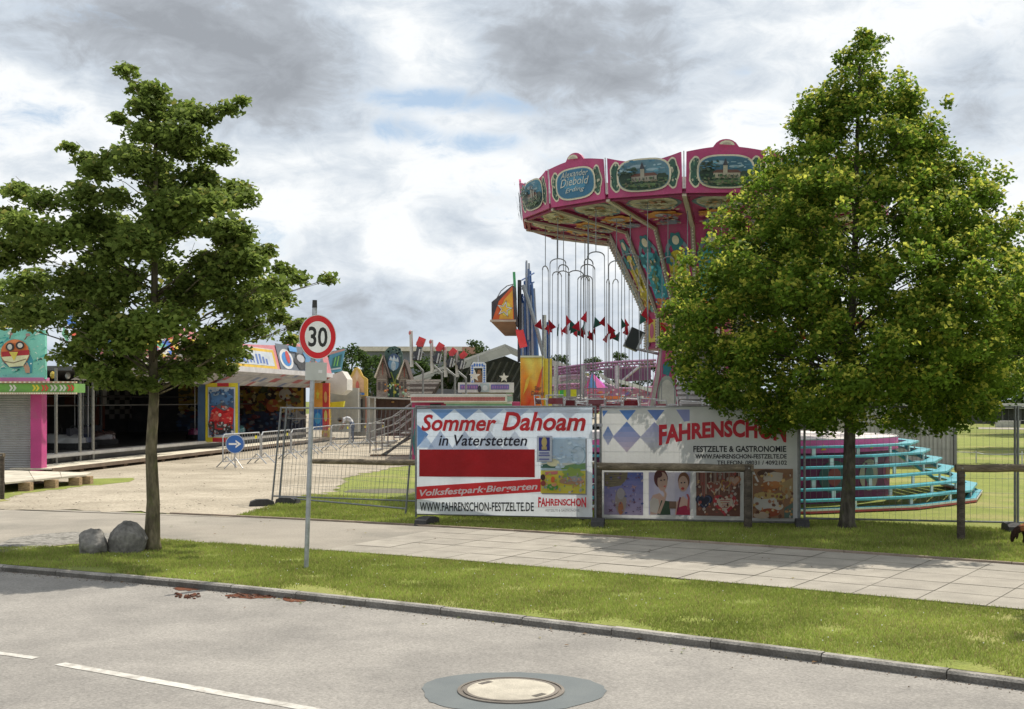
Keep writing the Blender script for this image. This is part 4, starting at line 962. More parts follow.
for k_ in range(NS):
    crest = (k_ % 2 == 0)                        # k=0 is the tall crested board right of centre
    a0, a1 = ang(k_), ang(k_ + 1); P0, P1 = at(RO, a0 + .010, 0), at(RO, a1 - .010, 0); W = (P1 - P0).length; tx = (P1 - P0) / W
    am = (a0 + a1) / 2; ou = Vector((math.cos(am), math.sin(am), 0)); zb, zt = 6.55, 7.40
    mb = MB('painted_board', PINK)
    if crest: top = [(u * W, zt + .10 * math.sin(u * PI) + (.15 * math.sqrt(max(0, 1 - ((u - .5) / .15) ** 2)) if abs(u - .5) < .15 else 0)) for u in [i / 24 for i in range(25)]]
    else: top = [(u * W, zt - .14 * math.sin(u * PI)) for u in [i / 16 for i in range(17)]]
    def m(u, v, l, P0=P0, tx=tx, ou=ou): q = P0 + tx * u + ou * l; return Vector((q.x, q.y, v)) + ou * (.10 * (v - 6.55))
    out = [(0, zb), (W, zb)] + top[::-1]
    n = len(out); vs = [m(u, v, 0) for u, v in out] + [m(u, v, -.05) for u, v in out]
    mb.add(vs, [tuple(range(n)), tuple(range(2 * n - 1, n - 1, -1))] + [(i, n + i, n + (i + 1) % n, (i + 1) % n) for i in range(n)])
    cv = Canvas(mb, m, .005); cx_, cy_ = W / 2, 6.98
    for sgn in (-1, 1):
        cv.poly([(cx_ + sgn * (W * .385) + W * .085 * math.cos(t) * (1 + .15 * math.cos(5 * t)), cy_ + .0 + .33 * math.sin(t)) for t in [2 * PI * i / 22 for i in range(22)]], CREAM, True)
    cv.k += 1
    for sgn in (-1, 1):
        cv.poly([(cx_ + sgn * (W * .385) + W * .065 * math.cos(t) * (1 + .15 * math.cos(5 * t)), cy_ + .0 + .29 * math.sin(t)) for t in [2 * PI * i / 22 for i in range(22)]], (.035, .10, .07), True)
    cv.k += 1
    for sgn in (-1, 1): speckle(cv, cx_ + sgn * W * .385 - W * .06, 6.72, cx_ + sgn * W * .385 + W * .06, 7.24, [(.10, .20, .13), (.45, .44, .32), (.02, .06, .05)], 26, .022, .03, lambda u, v: ((u - cx_ - sgn * W * .385) / (W * .06)) ** 2 + ((v - 6.98) / .27) ** 2 < 1)
    sq = lambda rx, ry, n=30: [(cx_ + rx * abs(math.cos(t)) ** .62 * (1 if math.cos(t) > 0 else -1), cy_ + ry * abs(math.sin(t)) ** .72 * (1 if math.sin(t) > 0 else -1)) for t in [2 * PI * i / n for i in range(n)]]
    cv.poly(sq(W * .37, .35), CREAM); cv.poly(sq(W * .345, .315), (.10, .25, .34))
    inside = lambda u, v: (abs((u - cx_) / (W * .345)) ** 3 + abs((v - cy_) / .315) ** 2.6) < .98
    kind = (k_ * 5 + 3) % 4
    if k_ == NS - 2 or k_ == 6:                              # lettered board
        cv.poly(sq(W * .33, .30), (.03, .14, .24)); cv.oval(cx_, cy_, W * .22, .16, (.06, .22, .34), wob=.08, lobes=9)
        for t_, v_, h_, w_ in (('Alexander', .13, .13, .26), ('Diebold', -.06, .17, .27), ('Erding', -.22, .12, .18)):
            cv.text(t_, cx_ - W * w_, cy_ + v_, cx_ + W * w_, cy_ + v_ + h_, (.50, .52, .46), .0, .35, lambda a, b: (a, b + .18 * (1 - (2 * a - 1) ** 2)))
    else:
        cv.poly([(cx_ + (u - cx_) * .97, max(v, cy_ - .05)) for u, v in sq(W * .345, .31)], [(.04, .18, .26), (.07, .19, .24), (.10, .20, .25), (.05, .14, .20)][kind])
        cv.oval(cx_ - .12, cy_ + .18, .18, .04, (.28, .38, .42), hold=True).oval(cx_ + .2, cy_ + .1, .14, .03, (.25, .36, .40))
        cv.poly([(cx_ + (u - cx_) * .97, min(v, cy_ - .04)) for u, v in sq(W * .345, .31)], (.035, .07, .045))
        cv.oval(cx_ - W * .23, cy_ - .03, W * .10, .15, (.02, .045, .03), wob=.1, lobes=6, hold=True).oval(cx_ + W * .25, cy_ - .08, W * .08, .09, (.025, .05, .03), wob=.1, lobes=6)
        st = (.40, .36, .26) if kind % 2 else (.30, .28, .22)
        cv.rect(cx_ - W * .16, cy_ - .14, cx_ + W * .18, cy_ - .03, st); cv.poly([(cx_ - W * .18, cy_ - .03), (cx_ + W * .20, cy_ - .03), (cx_ + W * .15, cy_ + .03), (cx_ - W * .12, cy_ + .03)], (.13, .06, .045))
        tw = cx_ - W * .01; cv.rect(tw - .045, cy_ - .1, tw + .045, cy_ + .12, st); cv.poly([(tw - .055, cy_ + .12), (tw + .055, cy_ + .12), (tw, cy_ + .27)], (.05, .05, .06))
        if kind in (0, 1): cv.rect(tw + .12, cy_ - .1, tw + .2, cy_ + .07, st); cv.poly([(tw + .11, cy_ + .07), (tw + .21, cy_ + .07), (tw + .16, cy_ + .15)], (.1, .05, .05))
        for i in range(7): cv.rect(cx_ - W * .15 + i * W * .048, cy_ - .11, cx_ - W * .15 + i * W * .048 + .014, cy_ - .06, (.04, .04, .04), True)
        cv.k += 1; cv.oval(cx_, cy_ - .22, W * .22, .04, (.10, .16, .06), wob=.1, lobes=9)
        speckle(cv, cx_ - W * .34, cy_ - .30, cx_ + W * .34, cy_ - .08, [(.05, .11, .05), (.12, .17, .08), (.03, .06, .04), (.16, .15, .09)], 90, .035, .018, inside)
        speckle(cv, cx_ - W * .34, cy_ + .02, cx_ - W * .08, cy_ + .2, [(.03, .06, .04), (.05, .09, .06)], 30, .04, .03, inside); speckle(cv, cx_ - W * .34, cy_ + .05, cx_ + W * .34, cy_ + .30, [(.10, .26, .34), (.26, .38, .42), (.05, .17, .26)], 34, .05, .015, lambda u, v: inside(u, v) and abs(u - tw) > .16)
    if crest: cv.oval(cx_, zt + .10, .16, .10, CREAM, a0=0, a1=PI, n=16).oval(cx_, zt + .10, .10, .06, (.42, .36, .28), a0=0, a1=PI, n=12)
    mb.build('painted_board', car)
    # bulb strip between the boards
    sp = MB('galvanised_steel', (.5, .5, .48)); sp.tube(at(RO + .01, a0, 6.65), at(RO + .06, a0, 7.42), .014, n=6); sp.build('board_joint', car)
# outward face behind the boards (dark inner rim)
MB('painted_board', DPINK).lathe((CX, CY, 0), [(RO - .09, 6.50), (RO - .09, 6.66), (RO - .16, 6.66), (RO - .16, 6.50), (RO - .09, 6.50)], NS, a0=ang(0), a1=ang(0) + 2 * PI).build('rim_beam', car)
# floodlight on an arm
fl = MB('painted_metal', (.02, .025, .025)); p = Vector(C(634, 339.5, 28.2))
q = Matrix.Rotation(R(24), 3, 'Y'); vs = [p + q @ Vector((x, y, z)) for z in (-.24, .24) for x, y in ((-.17, -.16), (.17, -.16), (.17, .16), (-.17, .16))]
fl.add(vs, [(0, 3, 2, 1), (4, 5, 6, 7), (0, 1, 5, 4), (1, 2, 6, 5), (2, 3, 7, 6), (3, 0, 4, 7)]); fl.extr([p + q @ Vector((x, -.165, z)) for x, z in ((.12, -.2), (.165, -.2), (.165, .2), (.12, .2))], (0, -.01, 0), (.4, .42, .42)); fl.build('loudspeaker', car)
MB('galvanised_steel', (.35, .33, .33)).tube(C(637, 349, 28.2), C(659, 354, 28.4), .035, n=6).build('speaker_arm', car)

# swing seats ---------------------------------------------------------------
seat0 = thing('swing_seat', 'chain hung swing seat with a small red pennant under the carousel canopy', 'swing seat', (0, 0, 0), 'swing seats of the chain carousel')
ZT, ZB, ZS, ZP = 4.3, 3.15, -.24, 1.72        # rod top, bow, seat, pennant above the seat's own zero
STL = (.22, .23, .24)
MB('galvanised_steel', STL).tube((0, 0, ZB + .12), (0, 0, ZT), .010, n=5).build('hanger_rod', seat0)
MB('galvanised_steel', STL).path([(0, .19 * math.cos(t), ZB + .11 * math.sin(t)) for t in [PI * i / 8 for i in range(9)]], .014, 5).build('hanger_bow', seat0)
for sy in (-1, 1):
    MB('galvanised_steel', STL).tube((0, .19 * sy, ZB), (0, .21 * sy, ZS + .25), .009, n=4, cap=False).build('chain', seat0)
sb = MB('gloss_plastic', (.16, .012, .02)); sb.box((0, 0, ZS), (.36, .38, .04)); sb.build('seat', seat0)
bk = MB('gloss_plastic', (.17, .012, .02)); bk.path([(.19, -.2, ZS + .05), (.22, -.18, ZS + .30), (.22, .18, ZS + .30), (.19, .2, ZS + .05)], .016, 6, (.5, .5, .5), 'galvanised_steel'); bk.box((.2, 0, ZS + .16), (.03, .34, .14)); bk.build('backrest', seat0)
ba = MB('galvanised_steel', (.6, .6, .6)); ba.path([(.15, -.21, ZS + .22), (-.2, -.21, ZS + .2), (-.24, 0, ZS + .2), (-.2, .21, ZS + .2), (.15, .21, ZS + .22)], .013, 6); ba.build('safety_bar', seat0)
for sy_ in (-1, 1): pn = MB('cloth', (.36, .018, .03)); q_ = random.uniform(-.12, .12); pn.extr([(0, .21 * sy_, ZP - .09 + q_), (.03, .21 * sy_, ZP + .17 + q_), (.14 * sy_, .21 * sy_ + .14, ZP - .0 + q_)], (.012, 0, 0)); pn.build('pennant', seat0)
pn_red = pn
first = True; gseat = None
def place(src, r, a, z0, lab):
    c = copy_tree(src); p = at(r, a, z0); c.location = p; c.rotation_euler = (0, 0, a + random.gauss(0, .35)); c['label'] = lab
    return c
lab_red = 'chain hung swing seat with a small red pennant under the carousel canopy'
lab_grn = 'chain hung swing seat with a small dark green pennant under the carousel canopy'
# green variant: a tree of its own
gseat = copy_tree(seat0); gseat['label'] = lab_grn
for ch in gseat.children:
    if ch.name.startswith('pennant'):
        ch.data = ch.data.copy(); at_ = ch.data.color_attributes['Col']; n_ = len(at_.data); at_.data.foreach_set('color', np.tile(np.array([.03, .09, .07, 1], np.float32), n_))
n_ = 0
def hang(src, r, k_, rr):
    a = ang(0) + 2 * PI * k_ / rr + random.gauss(0, .02); z0 = 6.30 + .35 * (r - 2.3) / 2.1 - 4.3 + random.uniform(-.0, .02)
    p = at(r, a, z0); src.location = p; src.rotation_euler = (0, 0, random.uniform(0, 2 * PI))
reds = [(3.80, k_ + .5, 16) for k_ in range(16)] + [(3.05, k_ + .5, 16) for k_ in range(16)]
grns = [(3.42, k_ + .0, 16) for k_ in range(16)]
for src, spots in ((seat0, reds), (gseat, grns)):
    srcs = [src] + [copy_tree(src) for _ in spots[1:]]
    for o, (r, k_, rr) in zip(srcs, spots): hang(o, r, k_, rr)
# ------------------------------------------------------------------ bumper car hall
HA = Vector((-13.35, 35.2, 0)); HU = Vector((3.75, 28.9, 0)).normalized(); HV = Vector((-HU.y, HU.x, 0)); HL = 29.2
H = lambda u, v, z: HA + HU * u + HV * v + Vector((0, 0, z))
def hu(px):                                  # distance along the hall front seen in that column
    k = (px - 512) / F; return (k * HA.y - HA.x) / (HU.x - k * HU.y)
def hu2(px, v):
    k = (px - 512) / F; A_ = HA + HV * v; return (k * A_.y - A_.x) / (HU.x - k * HU.y)
hall = thing('bumper_car_hall', 'long open fronted bumper car hall with painted sign and dark interior', 'fairground hall', tuple(HA))
def hbox(mb, u0, u1, v0, v1, z0, z1, col=None, m=None):
    vs = [H(u, v, z) for z in (z0, z1) for u, v in ((u0, v0), (u0, v1), (u1, v1), (u1, v0))]
    return mb.add(vs, [(0, 3, 2, 1), (4, 5, 6, 7), (0, 1, 5, 4), (1, 2, 6, 5), (2, 3, 7, 6), (3, 0, 4, 7)], col, m)
w = MB('plywood', (.60, .54, .43))
for i in range(15): hbox(w, -.3 + i * 2.0, -.3 + i * 2.0 + 1.985, 0, 1.3, .17, .21, jit((.62, .57, .46), .06))
hbox(w, -.3, 29.6, -.03, -.002, .10, .215, (.16, .12, .09)); w.build('walkway', hall)
for i in range(20): sp = MB('wood', (.14, .10, .07)); hbox(sp, i * 1.5, i * 1.5 + .25, .05, 1.2, 0, .17); sp.build('walkway_support', hall)
ed = MB('painted_metal', (.52, .50, .47)); hbox(ed, .4, HL, 1.3, 1.75, .38, .50); hbox(ed, .4, HL, 1.292, 1.298, .40, .48, (.62, .60, .56)); ed.build('step_edge', hall)
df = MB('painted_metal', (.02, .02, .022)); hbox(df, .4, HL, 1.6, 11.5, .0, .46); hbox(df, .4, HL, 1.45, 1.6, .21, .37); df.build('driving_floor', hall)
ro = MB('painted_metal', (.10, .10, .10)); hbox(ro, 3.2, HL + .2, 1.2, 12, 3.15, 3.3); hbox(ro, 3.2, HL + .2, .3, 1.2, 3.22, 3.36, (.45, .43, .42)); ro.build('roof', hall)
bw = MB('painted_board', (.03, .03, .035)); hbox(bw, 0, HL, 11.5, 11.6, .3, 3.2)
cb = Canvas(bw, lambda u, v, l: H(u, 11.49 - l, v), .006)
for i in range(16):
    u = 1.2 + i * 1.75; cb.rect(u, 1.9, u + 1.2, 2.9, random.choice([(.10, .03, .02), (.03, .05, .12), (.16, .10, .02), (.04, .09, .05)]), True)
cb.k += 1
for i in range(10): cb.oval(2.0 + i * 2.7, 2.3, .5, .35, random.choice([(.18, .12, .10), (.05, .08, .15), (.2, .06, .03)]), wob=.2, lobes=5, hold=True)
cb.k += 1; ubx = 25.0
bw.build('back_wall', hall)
for (a, b) in ((0.0, .15), (HL - .1, HL + .05)):
    pass
ew = MB('painted_board', (.05, .05, .055)); hbox(ew, HL, HL + .1, 1.5, 11.5, .3, 3.2)
ce = Canvas(ew, lambda u, v, l: H(HL - .01 - l, u, v), .006)          # far end wall with painted backdrop, u across 1.5..11.5
ce.rect(1.6, 1.6, 8.6, 3.1, (.46, .32, .06)); ce.rect(1.6, .5, 8.6, 1.6, (.06, .07, .12))
for i in range(46): ce.oval(random.uniform(1.8, 8.4), random.uniform(1.5, 3.0), random.uniform(.08, .4), random.uniform(.06, .3), random.choice([(.03, .03, .03), (.22, .05, .03), (.05, .03, .02), (.33, .22, .05), (.10, .12, .05)]), wob=.25, lobes=5)
for i in range(10): ce.oval(random.uniform(1.8, 8.4), random.uniform(.6, 1.5), random.uniform(.2, .5), random.uniform(.1, .3), random.choice([(.03, .04, .08), (.35, .35, .34), (.25, .07, .03), (.05, .08, .18)]), wob=.25, lobes=4)
ce.oval(2.5, 2.5, .35, .3, (.5, .48, .42)); ce.oval(3.2, 1.9, .35, .35, (.40, .10, .04)); ce.oval(2.3, 1.7, .3, .4, (.45, .45, .42), wob=.3, lobes=4)
speckle(ce, 1.7, 1.5, 8.5, 3.05, [(.45, .30, .06), (.03, .03, .03), (.20, .05, .03), (.5, .42, .2)], 150, .12, .09); speckle(ce, 1.7, .55, 8.5, 1.5, [(.05, .06, .12), (.3, .3, .3), (.2, .05, .05), (.08, .14, .24)], 120, .14, .08)
ew.build('end_wall', hall)
for i in range(26):
    u_ = 3 + i * .98; lp = MB('gloss_plastic', random.choice([(.5, .05, .04), (.55, .4, .05), (.05, .15, .4), (.5, .5, .5), (.1, .3, .1)])); lp.ell(H(u_, 1.75, 3.0), (.09, .09, .12), n=8, k=5); lp.build('hanging_lantern', hall)
# pieces seen through the near half: pale trailer side, chequered flag, brown figure
tw = MB('painted_board', (.40, .43, .45)); ub = 22.5
hbox(tw, hu2(79, 11.3), hu2(100, 11.3), 11.30, 11.40, .5, 2.9, (.50, .54, .56)); o_ = hu2(79, 11.3) - 14.5
ct = Canvas(tw, lambda u, v, l: H(u, 11.29 - l, v), .006)
q1, q2, q3, q4 = hu2(92, 11.3), hu2(94, 11.3), hu2(99, 11.3), hu2(101, 11.3); ct.rect(q1, .6, q1 + .4, 2.9, (.04, .04, .04)); ct.poly([(q3 - .6, .7), (q4 + .4, .7), (q4 + .4, 2.1), (q3 - .2, 2.5)], (.20, .07, .05)); ct.rect(q3, 2.0, q3 + .8, 2.9, (.7, .7, .7))
tw.build('light_panel', hall)
fl_ = MB('painted_board', (.5, .5, .5))
for i in range(6):
    for j in range(6): hbox(fl_, hu2(104, 11.3) + i * .6, hu2(104, 11.3) + .6 + i * .6, 11.30, 11.36, 1.2 + j * .25, 1.45 + j * .25, (.20, .20, .20) if (i + j) % 2 else (.02, .02, .02))
fl_.build('chequered_panel', hall)
for px in (56, 80, 93):
    u = hu2(px, 1.35); cm = MB('galvanised_steel', (.30, .29, .26)); cm.tube(H(u, 1.35, .2), H(u, 1.35, 3.2), .05, n=8); cm.build('column', hall)
for u in (19.5, 24.0): cm = MB('galvanised_steel', (.10, .10, .10)); cm.tube(H(u, 10.5, .4), H(u, 10.5, 3.2), .08, n=8); cm.build('column', hall)
for v_ in (4, 7.5): rl = MB('galvanised_steel', (.12, .12, .12)); rl.tube(H(1, v_, 1.6 + .1 * v_), H(28, v_, 1.6 + .1 * v_), .03, n=6); rl.build('ceiling_rail', hall)
# poster pillar (faces the street)
PL = Vector(C(205.5, 442, 50)); PW = (238.5 - 205.5) / F * 50; PZ0, PZ1 = EYE - 42 * 50 / F, EYE + 17 * 50 / F
pm = MB('painted_board', (.62, .52, .03)); pd = Vector((-.10, .99, 0)); px_ = Vector((1, -.06, 0)).normalized()
mm_ = lambda u, v, l: PL + px_ * (u * PW) + Vector((0, -l, (v) * (PZ1 - PZ0)))
pm.extr([mm_(0, 0, 0), mm_(1, 0, 0), mm_(1, 1, 0), mm_(0, 1, 0)], (-.05, .5, 0), (.03, .06, .14))
cp = Canvas(pm, mm_, .006)
cp.rect(0, 0, 1, 1, (.66, .56, .03)); cp.rect(.22, .0, .66, .07, (.55, .02, .03)); cp.rect(.36, .94, .72, 1, (.5, .03, .04)); cp.rect(.08, .08, .92, .93, (.50, .55, .62)); cp.poly([(.12, .12), (.88, .12), (.88, .90), (.12, .84)], (.05, .10, .22))
cp.oval(.5, .74, .34, .14, (.08, .20, .42), wob=.12, lobes=5); cp.oval(.42, .30, .33, .17, (.02, .02, .03)); cp.poly([(.12, .34), (.22, .55), (.55, .66), (.88, .56), (.84, .30), (.66, .22), (.34, .20)], (.58, .01, .02)); cp.oval(.34, .42, .10, .08, (.70, .10, .08)); cp.oval(.63, .40, .13, .10, (.64, .03, .04)); cp.poly([(.30, .60), (.52, .67), (.78, .60), (.6, .52)], (.10, .12, .15)); cp.oval(.60, .58, .09, .03, (.5, .5, .55)); cp.oval(.22, .26, .08, .09, (.02, .02, .02)); cp.oval(.72, .24, .10, .08, (.02, .02, .02)); cp.rect(.36, .24, .58, .34, (.06, .05, .05)); cp.oval(.46, .46, .05, .03, (.68, .6, .55))
speckle(cp, .12, .62, .88, .90, [(.08, .20, .40), (.04, .08, .18), (.30, .40, .52)], 40, .04, .02); speckle(cp, .12, .10, .88, .34, [(.03, .03, .04), (.20, .22, .28), (.3, .03, .03), (.5, .5, .52)], 50, .035, .02); speckle(cp, .2, .3, .82, .6, [(.66, .04, .04), (.40, .01, .02), (.70, .20, .15)], 40, .04, .02)
pm.build('poster_pillar', hall)
o = MB('painted_metal', (.04, .09, .18)); o.extr([PL + Vector((-.32, -.0, -.05)), PL + Vector((-.02, 0, -.05)), PL + Vector((-.02, 0, 2.4)), PL + Vector((-.32, 0, 2.4))], (0, .5, 0)); o.build('pillar', hall)
# end pillar, orange red and blue
ep = MB('painted_board', (.62, .22, .02)); q0 = C(313, 428, 62.5); E = lambda u, v, l: Vector(C(313 + 16 * u, 430 - 47 * v, 62.5)) - Vector((0, l, 0))
ep.extr([E(0, 0, 0), E(1, 0, 0), E(1, 1, 0), E(0, 1, 0)], (0, .4, 0)); ce2 = Canvas(ep, E, .01)
ce2.rect(0, .45, .6, 1, (.66, .28, .03)); ce2.rect(.6, 0, 1, 1, (.52, .03, .03)); ce2.rect(0, 0, .6, .45, (.02, .13, .40)); ce2.star(.3, .75, .14, (.6, .5, .05)); ce2.oval(.3, .25, .2, .12, (.05, .3, .55)); ce2.oval(.8, .3, .1, .12, (.65, .5, .1)); ce2.oval(.8, .7, .1, .12, (.65, .3, .1))
ep.build('end_pillar', hall)
# canopy soffit and painted parapet
sf = MB('painted_board', (.45, .43, .45)); 
for i in range(6, 58):
    u = 3.2 + (i - 6) * .5; cols = [(.50, .50, .52), (.38, .08, .10), (.12, .18, .36), (.5, .5, .5), (.30, .30, .34)]
    for j in range(3):
        v0, v1 = .3 - .25 + j * .4, .3 + .15 + j * .4; z0, z1 = 3.42 - j * .19, 3.42 - (j + 1) * .19
        sf.add([H(u, v0, z0), H(u + .5, v0, z0), H(u + .5, v1, z1), H(u, v1, z1)], [(3, 2, 1, 0)], (.42, .42, .46) if random.random() < .6 else random.choice(cols))
sf.build('canopy_soffit', hall)
tr = MB('painted_metal', (.64, .62, .62)); hbox(tr, 3.2, HL, -.02, .05, 3.40, 3.62); tr.build('canopy_edge', hall)
pa = MB('painted_board', (.55, .20, .22)); PM = lambda u, v, l: H(u, .12 - l + .25 * (v - 3.6), v)
segs = [(3.2, 4.45), (hu(100), 4.6), (hu(150), 4.6), (hu(200), 4.95), (hu(222), 4.65), (hu(250), 4.6), (hu(283), 4.75), (hu(300), 4.95), (hu(322), 5.1), (hu(334), 4.7)]
out = [(segs[0][0], 3.6)] + [(segs[-1][0], 3.6)] + segs[::-1]
pa.extr([PM(u, v, 0) for u, v in out], HV * .12); cv = Canvas(pa, PM, .008)
for i in range(8): cv.rect(segs[0][0], 3.65 + i * .12, hu(280), 3.70 + i * .12, (.55, .50, .48), True)
cv.k += 1
u0, u1 = hu(224), hu(280)
cv.rect(u0, 3.62, u1, 4.50, (.62, .40, .03)); cv.rect(u0 + .25, 3.75, u1 - .3, 4.38, (.50, .54, .58)); [cv.rect(u0 + .6 + i * .42, 3.84 + (.0 if i % 3 else -.04), u0 + .6 + i * .42 + random.uniform(.14, .28), 4.0 + random.uniform(.05, .28), (.10, .17, .42), True) for i in range(int((u1 - u0 - 1.4) / .42))]
u0, u1 = hu(283), hu(328)
cv.rect(u0, 3.62, u1, 4.85, (.12, .14, .17)); cv.oval(u0 + 1.2, 4.15, 1.0, .48, (.60, .60, .60)); cv.oval(u0 + 1.2, 4.15, .7, .34, (.04, .20, .50)); cv.oval(u0 + 1.4, 4.25, .3, .3, (.50, .05, .04)); cv.oval(u0 + 3.6, 4.1, 1.3, .42, (.02, .02, .02), wob=.12, lobes=6); cv.oval(u0 + 3.4, 4.25, .6, .2, (.42, .42, .44)); cv.oval(u1 - 2.2, 4.3, 1.3, .4, (.08, .22, .40), wob=.2, lobes=5); cv.oval(u1 - 2.0, 4.0, .9, .22, (.5, .1, .06)); cv.rect(u0 + 1.8, 4.55, u0 + 3, 4.8, (.1, .3, .6))
for i in range(110):                                                    # the colourful part behind the maple
    u = random.uniform(hu(62), hu(200)); cv.oval(u, random.uniform(3.75, 4.5), random.uniform(.15, .5), random.uniform(.06, .2), random.choice([(.05, .15, .5), (.55, .08, .04), (.6, .45, .05), (.55, .55, .5), (.1, .35, .2), (.6, .3, .05)]), wob=.2, lobes=4)
pa.build('parapet', hall)
# bumper cars
def bumper_car(col):
    t = thing('bumper_car', 'x', 'bumper car', (0, 0, 0), 'bumper cars parked in the dark hall')
    prof = [(math.cos(a) * (1 if math.cos(a) > 0 else .9), .62 * math.sin(a)) for a in [2 * PI * i / 18 for i in range(18)]]
    ru = MB('rubber', (.03, .03, .03)); ru.extr([(x * .95, y * 1.0, .12) for x, y in prof], (0, 0, .2)); ru.build('bumper', t)
    b = MB('gloss_plastic', col); n = 18
    rings = [[(x * .86, y * .9, .3) for x, y in prof], [(x * .84, y * .88, .5) for x, y in prof], [(x * .6 + .1, y * .7, .62) for x, y in prof]]
    vs = sum(rings, []); b.add(vs, [(j * n + i, j * n + (i + 1) % n, (j + 1) * n + (i + 1) % n, (j + 1) * n + i) for j in range(2) for i in range(n)] + [tuple(range(2 * n, 3 * n))])
    b.ell((.55, 0, .52), (.3, .3, .14)); b.build('body', t, 'auto')
    s_ = MB('cloth', (.05, .05, .06)); s_.box((-.35, 0, .62), (.14, .7, .45)); s_.box((-.1, 0, .55), (.4, .6, .12)); s_.build('seat', t)
    w_ = MB('rubber', (.04, .04, .04)); w_.path([(.22, .13 * math.cos(a), .78 + .13 * math.sin(a)) for a in [2 * PI * i / 10 for i in range(11)]], .018, 5); w_.build('steering_wheel', t)
    p_ = MB('galvanised_steel', (.3, .3, .3)); p_.tube((-.7, 0, .4), (-.72, 0, 3.1), .018, n=5, m='galvanised_steel'); p_.build('pole', t)
    return t
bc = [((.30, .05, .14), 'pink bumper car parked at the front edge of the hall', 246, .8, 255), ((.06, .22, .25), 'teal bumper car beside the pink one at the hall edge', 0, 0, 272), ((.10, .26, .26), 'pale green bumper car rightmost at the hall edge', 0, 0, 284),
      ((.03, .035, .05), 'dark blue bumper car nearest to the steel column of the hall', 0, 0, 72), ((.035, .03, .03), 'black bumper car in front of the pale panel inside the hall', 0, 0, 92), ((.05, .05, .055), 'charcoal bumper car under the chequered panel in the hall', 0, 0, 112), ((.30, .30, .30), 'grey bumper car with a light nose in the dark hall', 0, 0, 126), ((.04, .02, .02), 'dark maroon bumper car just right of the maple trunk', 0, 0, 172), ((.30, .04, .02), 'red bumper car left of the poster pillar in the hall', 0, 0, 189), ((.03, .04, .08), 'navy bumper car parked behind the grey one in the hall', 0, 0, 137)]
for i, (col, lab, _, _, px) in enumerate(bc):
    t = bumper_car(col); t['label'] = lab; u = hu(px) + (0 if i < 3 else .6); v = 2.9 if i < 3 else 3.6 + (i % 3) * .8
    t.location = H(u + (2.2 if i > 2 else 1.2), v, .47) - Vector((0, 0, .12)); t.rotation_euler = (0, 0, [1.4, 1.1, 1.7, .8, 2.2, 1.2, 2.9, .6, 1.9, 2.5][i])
# ------------------------------------------------------------------ left booth with shutter
bo = thing('arcade_booth', 'booth with closed grey shutter, pink post and a painted orange creature sign', 'fairground booth', C(0, 472, 35.3))
YB_ = 35.3
b1 = MB('painted_metal', (.33, .33, .33))
for i in range(34): y0, y1 = 393 + i * 2.35, 393 + (i + 1) * 2.35; b1.add([C(-60, y1, YB_), C(31, y1, YB_), C(31, (y0 + y1) / 2, YB_ - .03), C(-60, (y0 + y1) / 2, YB_ - .03)], [(0, 1, 2, 3)]); b1.add([C(-60, (y0 + y1) / 2, YB_ - .03), C(31, (y0 + y1) / 2, YB_ - .03), C(31, y0, YB_), C(-60, y0, YB_)], [(0, 1, 2, 3)])
b1.build('shutter', bo)
MB('painted_metal', (.03, .03, .03)).rect(-60, 380, 31, 474, YB_ + .06, .8).build('body', bo)
MB('painted_board', (.45, .05, .20)).rect(30.5, 393, 41.5, 471, YB_ - .3, .4).build('post', bo)
ss = MB('painted_board', (.20, .55, .45)); ss.slab([(-70, 379), (45, 379), (45, 330), (-70, 326)], YB_ - .3, .15)
cv = facing(ss, YB_ - .3, .006)
for i in range(46):
    a = random.uniform(-.9, -.3); x, y = random.uniform(-10, 42), random.uniform(331, 374); l_ = random.uniform(3, 9)
    cv.poly([(x, y), (x + l_ * math.cos(a), y + l_ * math.sin(a)), (x + l_ * math.cos(a) + 1.6, y + l_ * math.sin(a) + 1.8)], random.choice([(.08, .42, .36), (.45, .66, .56), (.05, .33, .35), (.60, .70, .60), (.14, .50, .38)]), True)
cv.k += 1
cv.poly([(24, 363), (29, 352), (33, 360), (32, 373), (27, 374)], (.05, .28, .36)); cv.poly([(20, 357), (24, 355), (30, 368), (30, 373), (26, 373)], (.55, .30, .20))
cv.oval(15.5, 354, 14.5, 14.5, (.05, .16, .24)); cv.oval(15.5, 353, 14.5, 13.6, (.62, .17, .05)); cv.oval(16, 345, 10, 5, (.66, .22, .08)); cv.oval(16, 348, 10.5, 5.0, (.50, .13, .03))
cv.poly([(2, 352), (30, 350), (29, 356), (3, 357)], (.38, .02, .03)); cv.poly([(2, 357), (30, 355), (24, 366), (10, 367)], (.66, .64, .40)); cv.line([(3, 361), (14, 363), (27, 359)], .9, (.2, .15, .08)); cv.poly([(10, 352), (19, 352), (15, 361)], (.66, .55, .08))
cv.oval(11, 347, 4.2, 4.2, (.03, .03, .03)); cv.oval(21, 345.5, 4.4, 4.0, (.03, .03, .03)); cv.oval(11, 347, 2.4, 2.8, (.55, .55, .5)); cv.oval(21.3, 345.5, 2.6, 2.4, (.55, .55, .5)); cv.line([(11, 339), (12, 335)], 1.2, (.15, .08, .06)); cv.oval(12, 334, 2.2, 1.6, (.35, .22, .2)); cv.line([(26, 340), (29, 336)], 1.2, (.15, .08, .06)); cv.oval(29.5, 335, 2.4, 1.6, (.35, .22, .2))
speckle(cv, -6, 331, 44, 377, [(.10, .40, .36), (.45, .62, .52), (.60, .68, .58), (.04, .25, .30)], 60, .8, .7, lambda u, v: (u - 15.5) ** 2 + (v - 353) ** 2 > 230)
ss.build('painted_sign', bo)
